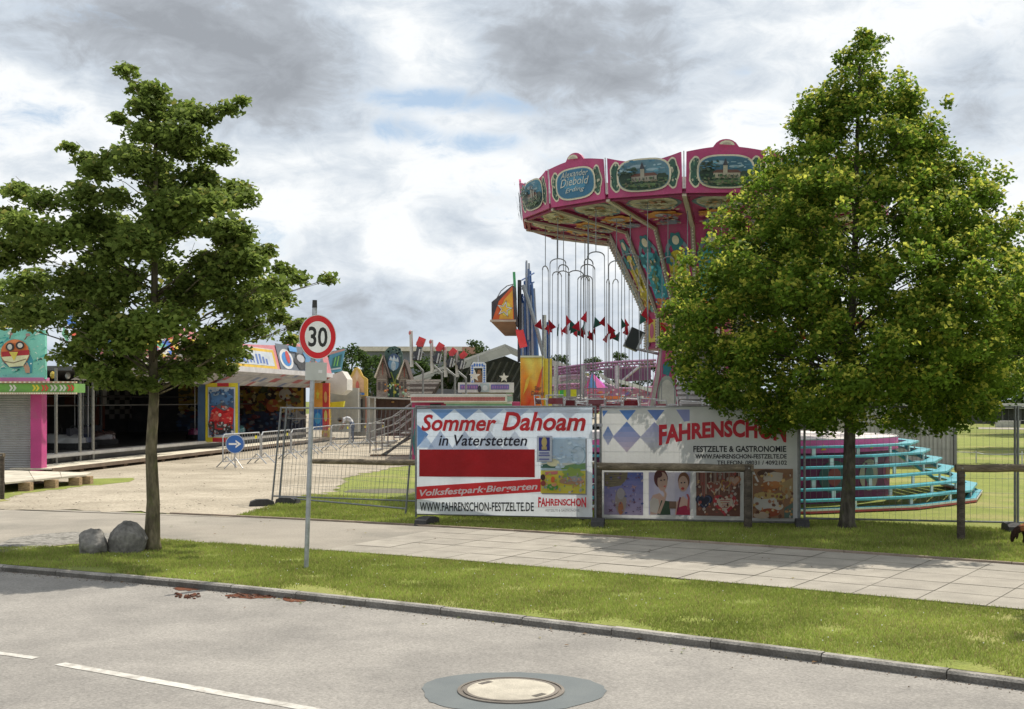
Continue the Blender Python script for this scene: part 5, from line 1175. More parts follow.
tp = MB('painted_board', (.50, .45, .05)); tp.slab([(-70, 326), (33, 328), (22, 321.5), (-70, 319)], YB_ - .35, .25)
cv = facing(tp, YB_ - .35, .006)
for i in range(12): cv.oval(-6 + i * 2.9, 325, 1, 1, (.66, .62, .30), n=8, hold=True)
tp.build('sign_cap', bo)
st = MB('painted_board', (.55, .16, .34)); st.rect(-70, 377.5, 43, 383, YB_ - .4, .5); st.build('pink_fascia', bo)
ar = MB('painted_board', (.14, .34, .06)); ar.rect(-70, 383.5, 74, 392.5, YB_ - .9, .9); cv = facing(ar, YB_ - .9, .006)
for x0_, col in ((-9, (.6, .6, .55)), (9, (.62, .62, .55)), (32, (.64, .56, .04)), (41, (.62, .07, .03)), (50, (.60, .62, .52)), (59, (.60, .62, .52)), (67, (.62, .08, .04))):
    for dx in (0, 3.5): cv.poly([(x0_ + dx, 384.8), (x0_ + dx + 2, 384.8), (x0_ + dx + 4.2, 388), (x0_ + dx + 2, 391.2), (x0_ + dx, 391.2), (x0_ + dx + 2, 388)], col, True)
cv.k += 1; ar.build('arrow_strip', bo)
for yy, nm in ((382.2, 0), (393.3, 1)):
    bl = MB('painted_board', (.50, .40, .26)); bl.rect(-70, yy - .9, 76, yy + .9, YB_ - 1.0, .1); cv = facing(bl, YB_ - 1.0, .006)
    for i in range(34): cv.oval(-4 + i * 2.4, yy, .75, .75, (.40, .16, .10) if i % 2 and nm == 0 else (.70, .66, .55), n=6, hold=True)
    bl.build('light_strip', bo)
pf = thing('wooden_platform', 'low plywood platform on timber blocks before the closed shutter booth', 'platform', G(0, 487))
p_ = MB('plywood', (.50, .46, .38)); a_, b_, c_, d_ = Vector(G(-60, 485)), Vector(G(86, 481.5)), Vector(G(93, 476)), Vector(G(-60, 472))
hz = Vector((0, 0, .30)); 
a_, b_, c_, d_ = [Vector(G(*q, .26)) for q in ((-60, 489), (87, 474.5), (92, 472.5), (-60, 468.5))]
for i in range(5):
    e0, e1 = a_.lerp(b_, i / 5), a_.lerp(b_, (i + 1) / 5 - .004); f0, f1 = d_.lerp(c_, i / 5), d_.lerp(c_, (i + 1) / 5 - .004); p_.extr([e0, e1, f1, f0], (0, 0, -.04), jit((.50, .46, .38), .08))
p_.build('deck', pf)
for i, px in enumerate((-20, 17, 44, 71, 86)):
    t_ = (px + 60) / 147; q = a_.lerp(b_, min(t_, .98)) + Vector((0, .14, -.15)); bb = MB('wood', (.36, .25, .15)); bb.box(q, (.28, .22, .21)); bb.build('timber_block', pf)
# ------------------------------------------------------------------ crowd barriers, arrow sign
def barrier(lab):
    t = thing('crowd_barrier', lab, 'barrier', (0, 0, 0), 'crowd barriers in front of the bumper car hall')
    fr = MB('galvanised_steel', (.42, .43, .44)); fr.path([(-1.05, 0, .2), (-1.05, 0, .98), (-.98, 0, 1.08), (.98, 0, 1.08), (1.05, 0, .98), (1.05, 0, .2)], .024, 6); fr.tube((-1.05, 0, .2), (1.05, 0, .2), .018, n=6); fr.build('frame', t)
    br_ = MB('galvanised_steel', (.40, .41, .42))
    for i in range(1, 14): br_.tube((-1.05 + i * .15, 0, .2), (-1.05 + i * .15, 0, 1.07), .008, n=4)
    br_.build('bars', t)
    for x in (-.85, .85):
        for sy in (-1, 1): MB('galvanised_steel', (.40, .41, .42)).tube((x, 0, .35), (x, .36 * sy, .01), .02, n=5).build('leg', t)
    MB('gloss_plastic', (.62, .56, .03)).box((.75, -.03, .93), (.12, .01, .10)).build('reflector', t)
    return t
src = barrier('x'); bl = [Vector(G(*p)) for p in ((222, 468), (261, 463.5), (291, 458.5), (312, 454), (331, 450), (350, 447.8), (367, 446), (385, 445))]
labs = ['crowd barrier farthest left beside the blue arrow sign', 'second crowd barrier right of the blue arrow sign', 'crowd barrier seen through the leaning fence posts', 'crowd barrier directly right of the speed sign pole', 'crowd barrier before the yellow counter of the food stall', 'crowd barrier in front of the bending person', 'crowd barrier ending at the steel stairs']
for i in range(7):
    o = src if i == 0 else copy_tree(src); a, b = bl[i], bl[i + 1]; mid = (a + b) / 2; o.location = mid; o.rotation_euler = (0, 0, math.atan2(b.y - a.y, b.x - a.x)); o.scale = ((b - a).length / 2.2, 1, 1); o['label'] = labs[i]
x, y, z = G(235, 468.5); asg = thing('arrow_sign', 'round blue direction sign with a white arrow on a low stand', 'road sign', (x, y, 0))
d = MB('painted_metal', (.02, .12, .42)); c0 = Vector(C(235, 444, y)); d.extr([c0 + Vector((.305 * math.cos(2 * PI * i / 32), 0, .305 * math.sin(2 * PI * i / 32))) for i in range(32)], (0, .01, 0)); cv = Canvas(d, lambda u, v, l: c0 + Vector((u, -l, v)), .004)
cv.ring(0, 0, .30, .30, .015, (.6, .62, .64)); cv.poly([(-.20, -.03), (.06, -.03), (.06, .03), (-.20, .03)], (.78, .78, .78), True); cv.poly([(.20, 0), (.02, .13), (.02, .07), (.10, 0), (.02, -.07), (.02, -.13)], (.78, .78, .78)); d.build('sign_disc', asg)
s_ = MB('galvanised_steel', (.4, .4, .4)); s_.tube((x, y + .02, .0), (x, y + .02, .5), .02); s_.tube((x, y + .02, .35), (x + .3, y - .2, .01), .016); s_.tube((x, y + .02, .35), (x - .3, y - .2, .01), .016); s_.build('stand', asg)
# ------------------------------------------------------------------ person bending over
x, y, _ = C(352.5, 400, 61)[0], 61.0, 0; pe = thing('person', 'person in a white shirt and blue jeans bending forward to the left', 'person', (x, y, 0))
S = lambda a, b, c_: (x + a * 1.2, y + b * 1.2, c_ * 1.2)
JE, TS, SKN = (.06, .10, .20), (.66, .66, .68), (.30, .15, .09)
skin_body('body', [(S(0, 0, .84), (.13, .11)), (S(-.07, 0, .98), .12), (S(-.20, 0, 1.06), .14), (S(-.33, 0, 1.05), .13), (S(-.43, 0, 1.01), .06), (S(-.52, 0, .97), .10), (S(-.60, 0, .92), .06),
    (S(-.33, .16, 1.0), .06), (S(-.36, .18, .78), .04), (S(-.46, .16, .60), .03), (S(-.50, .15, .54), .03), (S(-.33, -.16, 1.0), .06), (S(-.38, -.18, .78), .04), (S(-.50, -.16, .62), .03), (S(-.54, -.15, .56), .03),
    (S(.02, .09, .72), .095), (S(-.02, .10, .42), .065), (S(.03, .10, .08), .045), (S(-.08, .10, .03), .04), (S(.02, -.09, .72), .095), (S(.0, -.10, .42), .065), (S(.06, -.10, .08), .045), (S(-.05, -.10, .03), .04)],
    [(0, 1), (1, 2), (2, 3), (3, 4), (4, 5), (5, 6), (3, 7), (7, 8), (8, 9), (9, 10), (3, 11), (11, 12), (12, 13), (13, 14), (0, 15), (15, 16), (16, 17), (17, 18), (0, 19), (19, 20), (20, 21), (21, 22)],
    lambda p: ((.04, .04, .04) if p.z < .10 else JE) if (p.z < 1.08 and p.x > x - .22) else (TS if (p.x > x - .50 and p.z > 1.02) else SKN), 'cloth', pe)
MB('cloth', (.04, .025, .015)).ell(S(-.53, 0, 1.0), (.13, .12, .11), n=10, k=6).build('hair', pe, True)

# ------------------------------------------------------------------ stalls behind
fs_ = thing('food_stall', 'white awning food stall with a yellow counter at the end of the hall', 'food stall', C(335, 430, 66))
MB('painted_metal', (.36, .36, .33)).slab([(328, 388), (358, 388), (358, 432), (328, 432)], 67, 2).build('wall', fs_)
MB('canvas_sheet', (.74, .72, .68)).slab([(324, 392), (326, 377), (342, 371), (347, 379), (347, 390), (341, 395)], 64.5, 2.2).build('awning', fs_)
MB('painted_board', (.62, .58, .03)).slab([(324, 403), (344, 401), (343, 407), (324, 410)], 64, .5).build('counter', fs_)
q = MB('painted_board', (.62, .50, .03)); q.rect(321.5, 404, 330, 440, 63.8, .4); cv = facing(q, 63.8, .01)
for i in range(5): cv.rect(324, 409 + i * 6, 327.5, 412.5 + i * 6, (.55, .14, .03), True)
q.build('price_pillar', fs_)
q = MB('painted_board', (.10, .30, .40)); q.slab([(327, 374), (330, 352), (345, 348), (341, 371)], 66, .2); cv = facing(q, 66, .01); cv.poly([(329, 352.5), (345, 348.5), (344.5, 350.5), (329, 355)], (.55, .30, .25)); cv.poly([(331, 369), (333, 358), (342, 354), (340, 367)], (.04, .16, .14)); cv.line([(334, 366), (336, 357)], 1, (.2, .5, .12)); cv.line([(337, 366), (339, 356)], 1, (.24, .55, .12)); cv.line([(331, 369.5), (341, 368)], 1.5, (.45, .5, .5)); q.build('menu_board', fs_)
pb = thing('peach_booth', 'narrow booth with a peach coloured pointed gable and painted yellow front', 'fairground booth', C(357, 436, 68))
q = MB('painted_board', (.62, .40, .08)); q.slab([(347, 395.5), (347, 377), (351, 375), (354, 368.5), (357, 367), (360, 369.5), (363, 376), (367.5, 379), (367.5, 396)], 68, .25); cv = facing(q, 68, .01)
cv.poly([(350, 392), (350, 380), (354, 375), (357, 369), (360, 375), (364, 380), (364, 392)], (.66, .40, .22)); cv.oval(357.5, 386, 1.8, 5, (.60, .14, .10)); cv.oval(357, 375, 1.5, 5, (.66, .46, .30)); cv.rect(350.5, 395, 364.5, 392.6, (.08, .20, .50)); cv.star(353, 394, 1, (.6, .6, .6)); cv.star(361, 394, 1, (.6, .6, .6)); q.build('gable', pb)
MB('painted_board', (.24, .235, .20)).rect(349, 396, 366, 436, 68.4, 2).build('wall', pb)
MB('painted_metal', (.03, .03, .03)).rect(352.5, 399, 362.5, 432, 68.2, .1).build('door', pb)
MB('painted_board', (.45, .12, .06)).rect(365.6, 397, 367.6, 432, 68.1, .2).build('corner_post', pb)
hh = thing('haunted_house_facade', 'fairy tale facade of two small wooden gabled huts around a painted night scene', 'fairground facade', C(392, 440, 62))
WD, WD2 = (.42, .35, .29), (.62, .54, .42)
for k_, (x0_, x1_, xa_, ya_, yr) in enumerate(((375.5, 388.5, 382.7, 356, 375), (398, 409, 404.3, 360, 377))):
    q = MB('wood', WD); q.slab([(x0_ + 1, 397), (x1_ - 1, 397), (x1_ - 1, yr), (xa_, ya_ + 2), (x0_ + 1, yr)], 61.4, 1.4); cv = facing(q, 61.4, .01, 'painted_board')
    for i in range(6): cv.line([(x0_ + 1.6 + i * (x1_ - x0_ - 3) / 5, 396), (x0_ + 1.6 + i * (x1_ - x0_ - 3) / 5, yr + .3)], .35, (.16, .12, .10))
    cv.rect(x0_ + 2.5, 390, x0_ + 5, 382, (.10, .08, .07)); cv.rect(x0_ + 7, 390, x1_ - 2.5, 382, (.10, .08, .07)); cv.line([(x0_ + 2, 379.5), (x1_ - 2, 379.5)], .6, (.55, .50, .42)); cv.line([(xa_, ya_ + 7), (xa_ + .3, yr)], .8, (.40, .10, .08)); q.build('hut_front', hh)
    q = MB('wood', WD2)
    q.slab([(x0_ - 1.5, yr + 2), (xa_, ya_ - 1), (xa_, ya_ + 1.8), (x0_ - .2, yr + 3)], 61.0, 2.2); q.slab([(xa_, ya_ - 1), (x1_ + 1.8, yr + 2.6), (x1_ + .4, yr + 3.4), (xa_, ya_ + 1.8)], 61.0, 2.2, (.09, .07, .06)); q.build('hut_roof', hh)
q = MB('painted_board', (.05, .10, .08)); q.slab([(384, 398), (384, 365), (385, 351), (389, 347), (395, 346), (400, 348), (402.5, 354), (403, 398)], 61.9, .2); cv = facing(q, 61.9, .01)
for i in range(22): cv.oval(random.uniform(386, 401), random.uniform(348.5, 356), 1.2, 1.2, random.choice([(.08, .16, .12), (.16, .22, .18), (.05, .10, .10)]), n=7, hold=True)
cv.k += 1; cv.oval(394, 362, 6.5, 8.5, (.06, .10, .18)); cv.oval(393.5, 364, 5.2, 6.5, (.22, .42, .60)); cv.oval(393.5, 366, 2.4, 5, (.55, .66, .70)); cv.poly([(389, 360), (391, 356), (392.5, 360), (394, 355), (396, 360), (398, 357), (399, 362)], (.60, .66, .66)); cv.line([(394, 397), (394, 380), (391, 372)], 1.2, (.28, .36, .06)); cv.line([(394, 385), (398, 374)], 1.1, (.34, .40, .08)); cv.oval(394, 384, 3.2, 2, (.42, .44, .08), wob=.2, lobes=5); q.build('painted_backdrop', hh)
q = MB('painted_board', (.10, .12, .05))
for i in range(26):
    xx_, yy_ = random.uniform(385, 411), random.uniform(384, 396); p = C(xx_, yy_, 60.8 + random.uniform(-.2, .2)); r_ = random.uniform(.03, .09); q.ell(p, (r_, r_, r_), random.choice([(.50, .20, .05), (.24, .40, .24), (.45, .42, .06), (.42, .12, .05), (.22, .10, .06), (.40, .46, .36)]), n=7, k=5)
q.build('flower_decoration', hh)
MB('painted_metal', (.42, .40, .36)).slab([(366, 396.4), (413, 398.2), (413, 400), (366, 398)], 60.5, 1.5).build('fascia', hh)
q = MB('painted_metal', (.38, .36, .31)); q.rect(366.5, 398, 375.5, 441, 61.5, .3); q.build('wall', hh)
q = MB('painted_board', (.10, .055, .045)); q.rect(375.5, 399, 413, 436, 62.2, .2); cv = facing(q, 62.2, .01)
for i in range(5): cv.line([(378 + i * 7, 400), (378 + i * 7, 435)], .5, (.05, .03, .03))
cv.oval(393, 402, 1.6, 1, (.5, .3, .1)); q.build('entrance_wall', hh)
for i, x_ in enumerate((368.5, 374.4)): MB('painted_metal', (.5, .49, .45)).rect(x_, 398, x_ + 1.2, 442, 60.4, .1).build('post', hh)
# steel stairs with railings
stx = thing('steel_stairs', 'grey steel stairs with tubular railings climbing to the pink booth', 'stairs', C(375, 452, 47))
for i in range(6):
    x0_ = 372 + i * 7.2; y0_ = 449.5 - i * 4.2; s1 = MB('galvanised_steel', (.48, .46, .42)); s1.rect(x0_, y0_, x0_ + 8.4, y0_ + 1.3, 47, 1.3); s1.build('tread', stx)
q = MB('painted_metal', (.05, .05, .05)); q.slab([(380, 456.5), (416, 430), (416, 432.5), (384, 457)], 46.9, .06); q.build('stringer', stx); q = MB('painted_metal', (.2, .2, .19)); q.slab([(377, 456.5), (416, 434), (416, 436), (379, 457)], 48.3, .06, (.2, .2, .19)); q.build('stringer', stx)
MB('wood', (.14, .10, .07)).rect(370, 454.8, 385, 457, 46.8, .5).build('base_block', stx)
for dd, Y_ in ((0, 46.85), (6, 48.4)):
    rl = MB('galvanised_steel', (.36, .36, .34))
    for hgt in (0, 8, 15): rl.tube(C(370 + dd, 424 + hgt - dd * .3, Y_), C(392 + dd, 417 + hgt - dd * .3, Y_), .022, n=5); rl.tube(C(392 + dd, 417 + hgt - dd * .3, Y_), C(416, 400 + hgt, Y_), .022, n=5)
    rl.build('railing', stx)
    for i in range(8):
        x_ = 370 + dd + i * 6.0; yt_ = np.interp(x_, [370 + dd, 392 + dd, 418], [424 - dd * .3, 417 - dd * .3, 399]); yb2 = 453 - i * 3.2
        MB('galvanised_steel', (.32, .32, .30)).tube(C(x_, yt_, Y_), C(x_, yb2, Y_), .026, n=5).build('railing_post', stx)
# pink booth right behind banner one
pk = thing('pink_booth', 'pink booth with a red striped roof edge just above the festival banner', 'fairground booth', C(455, 460, 44))
q = MB('painted_board', (.48, .05, .17)); q.rect(412, 402, 520, 460, 44.2, 4.5); cv = facing(q, 44.2, .01); cv.oval(414.6, 442, 1.8, 12, (.03, .16, .18), wob=.15, lobes=4); cv.rect(430, 404, 441, 409, (.05, .06, .07)); q.build('body', pk)
q = MB('painted_board', (.58, .56, .52)); q.rect(410.5, 395.5, 507, 402.3, 43.4, .5); cv = facing(q, 43.4, .008)
cv.rect(411, 396.9, 505, 400.8, (.36, .09, .10)); 
for i in range(62): cv.oval(412 + i * 1.5, 397.7, .45, .45, (.62, .30, .28), n=5, hold=True); cv.oval(412 + i * 1.5, 400, .45, .45, (.62, .30, .28), n=5, hold=True)
q.build('fascia', pk)
q = MB('painted_board', (.22, .45, .38)); q.rect(446, 403.8, 512, 406.2, 43.6, .5); q.rect(444, 402.2, 512, 403.8, 43.5, .4, (.56, .55, .52)); q.build('teal_trim', pk)
MB('painted_metal', (.44, .43, .40)).rect(410, 394, 512, 395.6, 43.8, 4.6).build('roof', pk)
for i, (x_, x2_) in enumerate(((423, 415), (442, 434), (455, 446), (466, 458))):
    fp = thing('bent_pole', ['leftmost grey bent pole standing on the pink booth roof', 'second grey bent pole from the left on the pink booth roof', 'third grey bent pole from the left on the pink booth roof', 'rightmost grey bent pole standing on the pink booth roof'][i], 'pole', C(x_, 394, 45.5), 'bent poles on the pink booth roof')
    MB('galvanised_steel', (.20, .20, .19)).tube(C(x_, 395, 45.5), C(x_, 370.5 + i * 2.4, 45.5), .04, n=6).build('shaft', fp); MB('galvanised_steel', (.20, .20, .19)).tube(C(x_, 371 + i * 2.4, 45.5), C(x2_, 362.5 + i * 3, 45.5), .04, n=6).build('arm', fp)
# ride with four red seats
rd = thing('arm_ride', 'ride with four raised pale arms carrying red backed black gondolas', 'fairground ride', C(440, 410, 72))
MB('painted_metal', (.10, .11, .12)).slab([(415, 412), (418, 396), (430, 388), (462, 390), (472, 398), (474, 412)], 72.5, 3).build('base', rd)
for i, (x_, yt_, sx, sy, sw) in enumerate(((411, 331, 421, 342, 9), (431.5, 340, 440, 347, 8), (445, 347, 453, 352, 7.5), (456.5, 350, 463.5, 355, 7))):
    ar_ = MB('painted_metal', (.50, .49, .45)); ar_.tube(C(x_, yt_, 72), C(x_ + .8, yt_ + 36 - i * 3, 72), .11, n=8); ar_.ell(C(x_ - .5, yt_ + 2, 72), (.12, .12, .16), (.5, .15, .15)); ar_.build('arm', rd)
    g = MB('gloss_plastic', (.62, .02, .02)); Q = Matrix.Rotation(R(20), 3, 'Y')
    def obx(mb, px, py, Y, w_, h_, t_, col, ang_=20):
        Q = Matrix.Rotation(R(ang_), 3, 'Y'); p = Vector(C(px, py, Y)); vs = [p + Q @ Vector((x, y, z)) for z in (-h_ / 2, h_ / 2) for x, y in ((-w_ / 2, -t_ / 2), (w_ / 2, -t_ / 2), (w_ / 2, t_ / 2), (-w_ / 2, t_ / 2))]
        mb.add(vs, [(0, 3, 2, 1), (4, 5, 6, 7), (0, 1, 5, 4), (1, 2, 6, 5), (2, 3, 7, 6), (3, 0, 4, 7)], col)
    k_ = sw / F * 72; obx(g, sx, sy, 72, k_ * .8, k_ * 1.0, .5, (.62, .02, .02), 22 + i * 9); obx(g, sx - 1.5, sy + sw * .25, 71.8, k_ * .6, k_ * .6, .4, (.5, .02, .02), -8); g.build('seat_back', rd)
    g = MB('gloss_plastic', (.02, .02, .025)); obx(g, sx - 2, sy + sw * 1.0, 72, k_ * .55, k_ * .9, .8, None, 12); obx(g, sx - 4.2, sy + sw * 1.45, 72, k_ * .5, k_ * .8, .7, None, -30); obx(g, sx - .5, sy + sw * 1.5, 72, k_ * .3, k_ * .9, .5, None, 45); g.tube(C(sx - 1, sy + sw * 1.9, 72), C(x_, sy + sw * 1.9, 72), .10, n=6); g.build('gondola', rd)
    g = MB('galvanised_steel', (.5, .5, .5)); g.tube(C(sx - 1, sy + sw * .8, 71.4), C(sx - 3, sy + sw * 2, 71.4), .05, n=5); g.tube(C(sx + 1.5, sy + sw * .9, 71.4), C(sx - .5, sy + sw * 2, 71.4), .04, n=5); g.build('restraint_bar', rd)
q = thing('slatted_hut', 'grey brown slatted roof of a small hut behind the pink booth', 'hut', C(425, 395, 55))
sh = MB('wood', (.34, .31, .27))
for i in range(7): sh.slab([(407 - i * .2, 396 - i * 2.4), (430 + i * 1.6, 396 - i * 2.4), (431.5 + i * 1.6, 394 - i * 2.4), (407, 394 - i * 2.4)], 55 + i * .15, .1, jit((.36, .33, .29), .1) if i not in (2, 4) else (.12, .10, .09))
sh.slab([(411, 379.5), (439.5, 379.5), (440.5, 381.5), (411, 381.5)], 56, .3, (.42, .39, .34)); sh.build('slats', q)
MB('wood', (.10, .08, .07)).slab([(409, 396), (432, 396), (439, 382), (411, 382)], 57, 2).build('body', q)
# star booth
sb_ = thing('star_booth', 'white fronted booth with violet lettering band and two white stars on top', 'fairground booth', C(487, 410, 55))
q = MB('painted_board', (.56, .55, .54)); q.rect(458, 382.5, 514, 392.5, 54, 1); cv = facing(q, 54, .01); cv.rect(460, 384.5, 478, 389.5, (.14, .14, .34)); cv.rect(491, 384.5, 509, 389.5, (.12, .13, .36))
for i in range(7): cv.rect(461.5 + i * 2.4, 385.7, 462.9 + i * 2.4, 388.5, (.36, .16, .34), True); cv.rect(492.3 + i * 2.4, 385.7, 493.7 + i * 2.4, 388.5, (.30, .16, .40), True)
cv.k += 1; cv.rect(480, 383.5, 489, 392, (.36, .44, .46)); cv.oval(485, 388, 2.6, 2.8, (.55, .58, .6)); cv.oval(479.5, 389, 1.8, 3.5, (.04, .04, .05)); q.build('fascia', sb_)
q = MB('painted_board', (.40, .42, .40)); q.rect(462, 392.5, 513, 420, 54.6, 3); q.rect(506, 392.5, 512, 402, 54.2, .4, (.30, .44, .38)); q.build('body', sb_)
for x_, y_, r_ in ((474.5, 376, 6.0), (504, 377.5, 5.2)):
    q = MB('painted_board', (.64, .62, .55)); q.slab([(x_ + (r_ if i % 2 == 0 else r_ * .42) * math.cos(-PI / 2 + PI * i / 5), y_ + (r_ if i % 2 == 0 else r_ * .42) * math.sin(-PI / 2 + PI * i / 5)) for i in range(10)], 53.9, .2); q.build('star', sb_)
ra = thing('lozenge_arch', 'blue and white lozenge patterned arch with a brown figure behind a star', 'arch', C(478, 400, 58))
q = MB('painted_board', (.60, .62, .64)); q.slab([(470.5, 392), (470.5, 366), (473, 362), (484, 362), (486, 364), (486, 392), (482.5, 392), (482.5, 368), (474, 368), (474, 392)], 58, .4); cv = facing(q, 58, .01)
for i in range(12):
    x_, y_ = (472.3, 366 + i * 2.3); cv.poly([(x_ - 1.4, y_), (x_, y_ - 1.1), (x_ + 1.4, y_), (x_, y_ + 1.1)], (.05, .15, .46), True); cv.poly([(x_ + 12 - 1.3, y_), (x_ + 12, y_ - 1.1), (x_ + 12 + 1.3, y_), (x_ + 12, y_ + 1.1)], (.05, .15, .46), True)
for i in range(4): cv.poly([(474.5 + i * 2.6 - 1.2, 365), (474.5 + i * 2.6, 363), (474.5 + i * 2.6 + 1.2, 365), (474.5 + i * 2.6, 367)], (.05, .15, .46), True)
q.build('frame', ra); q = MB('painted_board', (.28, .14, .06)); q.slab([(475.5, 392), (475, 380), (476.5, 375), (478, 369.5), (480.5, 369.5), (482, 376), (482.3, 384), (481, 392)], 58.2, .2); q.build('painted_figure', ra)
MB('galvanised_steel', (.4, .4, .4)).tube(C(478.5, 362, 58.2), C(478.5, 356, 58.2), .05, n=5).build('finial', ra)
# gabled open hall
tn = thing('gable_tent', 'big grey gabled festival tent with a shallow roof and dark trusses inside', 'tent', C(500, 412, 95))
q = MB('canvas_sheet', (.34, .36, .34))
for k_ in range(9):
    a, b = k_ / 9, (k_ + 1) / 9
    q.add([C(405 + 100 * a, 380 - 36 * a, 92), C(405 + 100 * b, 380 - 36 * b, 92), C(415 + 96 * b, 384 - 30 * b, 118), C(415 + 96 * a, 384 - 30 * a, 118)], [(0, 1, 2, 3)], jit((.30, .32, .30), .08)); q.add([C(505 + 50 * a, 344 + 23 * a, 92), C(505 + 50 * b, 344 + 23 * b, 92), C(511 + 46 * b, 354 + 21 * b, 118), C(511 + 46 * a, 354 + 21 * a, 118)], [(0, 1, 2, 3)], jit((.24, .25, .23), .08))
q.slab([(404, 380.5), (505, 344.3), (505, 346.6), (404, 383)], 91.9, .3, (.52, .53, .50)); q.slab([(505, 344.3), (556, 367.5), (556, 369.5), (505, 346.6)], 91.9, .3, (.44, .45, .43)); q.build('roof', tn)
q = MB('painted_metal', (.03, .04, .035)); q.slab([(414, 410), (414, 384), (505, 356), (550, 376), (550, 410)], 116, .3); q.build('back_wall', tn)
for i in range(14):
    tr_ = MB('galvanised_steel', (.13, .14, .13)); tr_.tube(C(448 + i * 7, 398, 94), C(466 + i * 7, 362, 94), .07, n=4); tr_.build('truss', tn)
fh = thing('distant_hall', 'long flat blue grey warehouse with a cream roof strip far behind the trees', 'warehouse', C(430, 402, 210))
MB('painted_metal', (.16, .18, .23)).rect(362, 350.5, 476, 404, 210, 30).build('wall', fh); MB('painted_metal', (.52, .48, .40)).rect(358, 346.5, 480, 351, 208, 34).build('roof', fh); MB('painted_metal', (.30, .16, .11)).rect(462, 347, 476, 357, 200, 6).build('brick_block', fh)
# tower ride
tw_ = thing('tower_ride', 'blue lattice swing tower with an orange star gondola on its left', 'fairground ride', C(530, 412, 60))
for i in range(34):
    x_ = 520.5 + (i % 8) * 2.1 + random.uniform(-.4, .4); yt_ = 252 + abs(x_ - 528) * 5.0 + random.uniform(0, 34); l_ = MB('painted_metal', random.choice([(.03, .09, .26), (.04, .13, .36), (.05, .10, .24), (.28, .30, .36)])); l_.tube(C(x_ + random.uniform(-1, 2.5), 362, 60 + (i // 8) * .5), C(x_ - (0 if i % 3 else 1), yt_, 60 + (i // 8) * .5), .10, .05, n=5); l_.build('lattice_rod', tw_)
for i in range(9):
    l_ = MB('painted_metal', (.04, .10, .30)); l_.tube(C(522, 352 - i * 9, 60), C(536 - (i // 3), 345 - i * 9, 60.8), .04, n=5); l_.build('cross_brace', tw_)
MB('galvanised_steel', (.22, .24, .26)).path([C(523, 285, 59.6), C(528, 300, 59.6), (C(537, 330, 59.6)), C(544, 357, 59.6)], .10, 6).build('boom', tw_)
for x_, y0_, c_ in ((519.5, 280, (.05, .05, .06)), (544.5, 315, (.40, .40, .38)), (548.5, 322, (.05, .12, .34))): MB('galvanised_steel', c_).tube(C(x_, y0_, 60), C(x_, 362, 60), .10, n=6).build('column', tw_)
gd = MB('painted_board', (.60, .12, .02)); gd.slab([(491.5, 320), (491.5, 302), (512.5, 285), (516, 288), (518, 326), (514, 322)], 59.5, 1.6, (.05, .04, .05)); cv = facing(gd, 59.5, .01)
cv.poly([(492.5, 319.5), (499, 301), (512.5, 286), (514, 319.5)], (.62, .10, .02)); cv.poly([(499, 319), (504, 300), (512.5, 290), (513, 319)], (.66, .34, .04)); cv.oval(506, 309, 5, 7, (.66, .56, .08))
for rr_, cl_ in ((9.0, (.10, .03, .02)), (8.2, (.60, .60, .58)), (5.6, (.62, .28, .03)), (4.6, (.66, .42, .05))): cv.star(504.5, 309, rr_, cl_, .42, -PI / 2 + .2)
gd.build('gondola', tw_)
g2 = MB('painted_board', (.36, .22, .16)); g2.extr([C(490, 321, 59.3), C(515, 321, 59.3), C(518.5, 336, 61), C(505, 336, 61)], (0, .3, .05), (.34, .20, .14)); g2.extr([C(490, 319.6, 59.2), C(516, 319.6, 59.2), C(516, 321.6, 59.2), C(490, 321.6, 59.2)], (0, .3, 0), (.42, .34, .28)); g2.build('gondola_floor', tw_)
MB('painted_metal', (.05, .32, .12)).tube(C(514, 272, 60), C(515.5, 300, 60), .07, n=6).build('green_rod', tw_); q = MB('galvanised_steel', (.3, .3, .3)); q.path([C(497, 298, 60), C(501, 291, 60), C(507, 286, 60), C(514, 284, 60)], .03, 5); q.build('hoop', tw_)
g = MB('gloss_plastic', (.66, .03, .03)); obx(g, 521.5, 339, 59, .38, .85, .4, (.66, .03, .03), -14); obx(g, 518.3, 335, 59.2, .16, .55, .4, (.55, .02, .02), -14); g.build('red_cushion', tw_)
bx_ = thing('ride_box', 'yellow and red flame painted box at the foot of the blue lattice tower', 'fairground sign', C(535, 412, 58))
q = MB('painted_board', (.62, .45, .04)); q.rect(520.5, 357, 544, 412, 58, 1.2); q.rect(544.2, 358.5, 552, 412, 58.2, 1.0, (.58, .46, .05)); cv = facing(q, 58, .008)
def fl(u, v):
    t = max(0, min(1, (v * .9 + (u - .5) * .25 + .12 * math.sin(9 * u + 5 * v)))); return blend((.58, .03, .01), blend((.64, .26, .02), (.66, .58, .12), max(0, (t - .5) * 2)), min(1, t * 2))
cv.patch(520.7, 411, 543.8, 357.2, 12, 24, fl); cv.poly([(526, 411), (534, 395), (541, 370), (543.5, 366), (540, 385), (537, 400), (531, 411)], (.58, .08, .02)); cv.poly([(523, 395), (526, 380), (532, 372), (527, 388)], (.64, .38, .04))
for t_, y_, w_ in (('Star', 386, 4), ('Dancer', 391, 8)): cv.text(t_, 538 - w_ * .85, y_ + 4.4, 538 + w_ * .85, y_, (.14, .06, .04), .02, .1)
q.build('panel', bx_); MB('painted_metal', (.5, .5, .4)).rect(520.5, 355.6, 544, 357.4, 57.9, 1.4).build('cap', bx_)
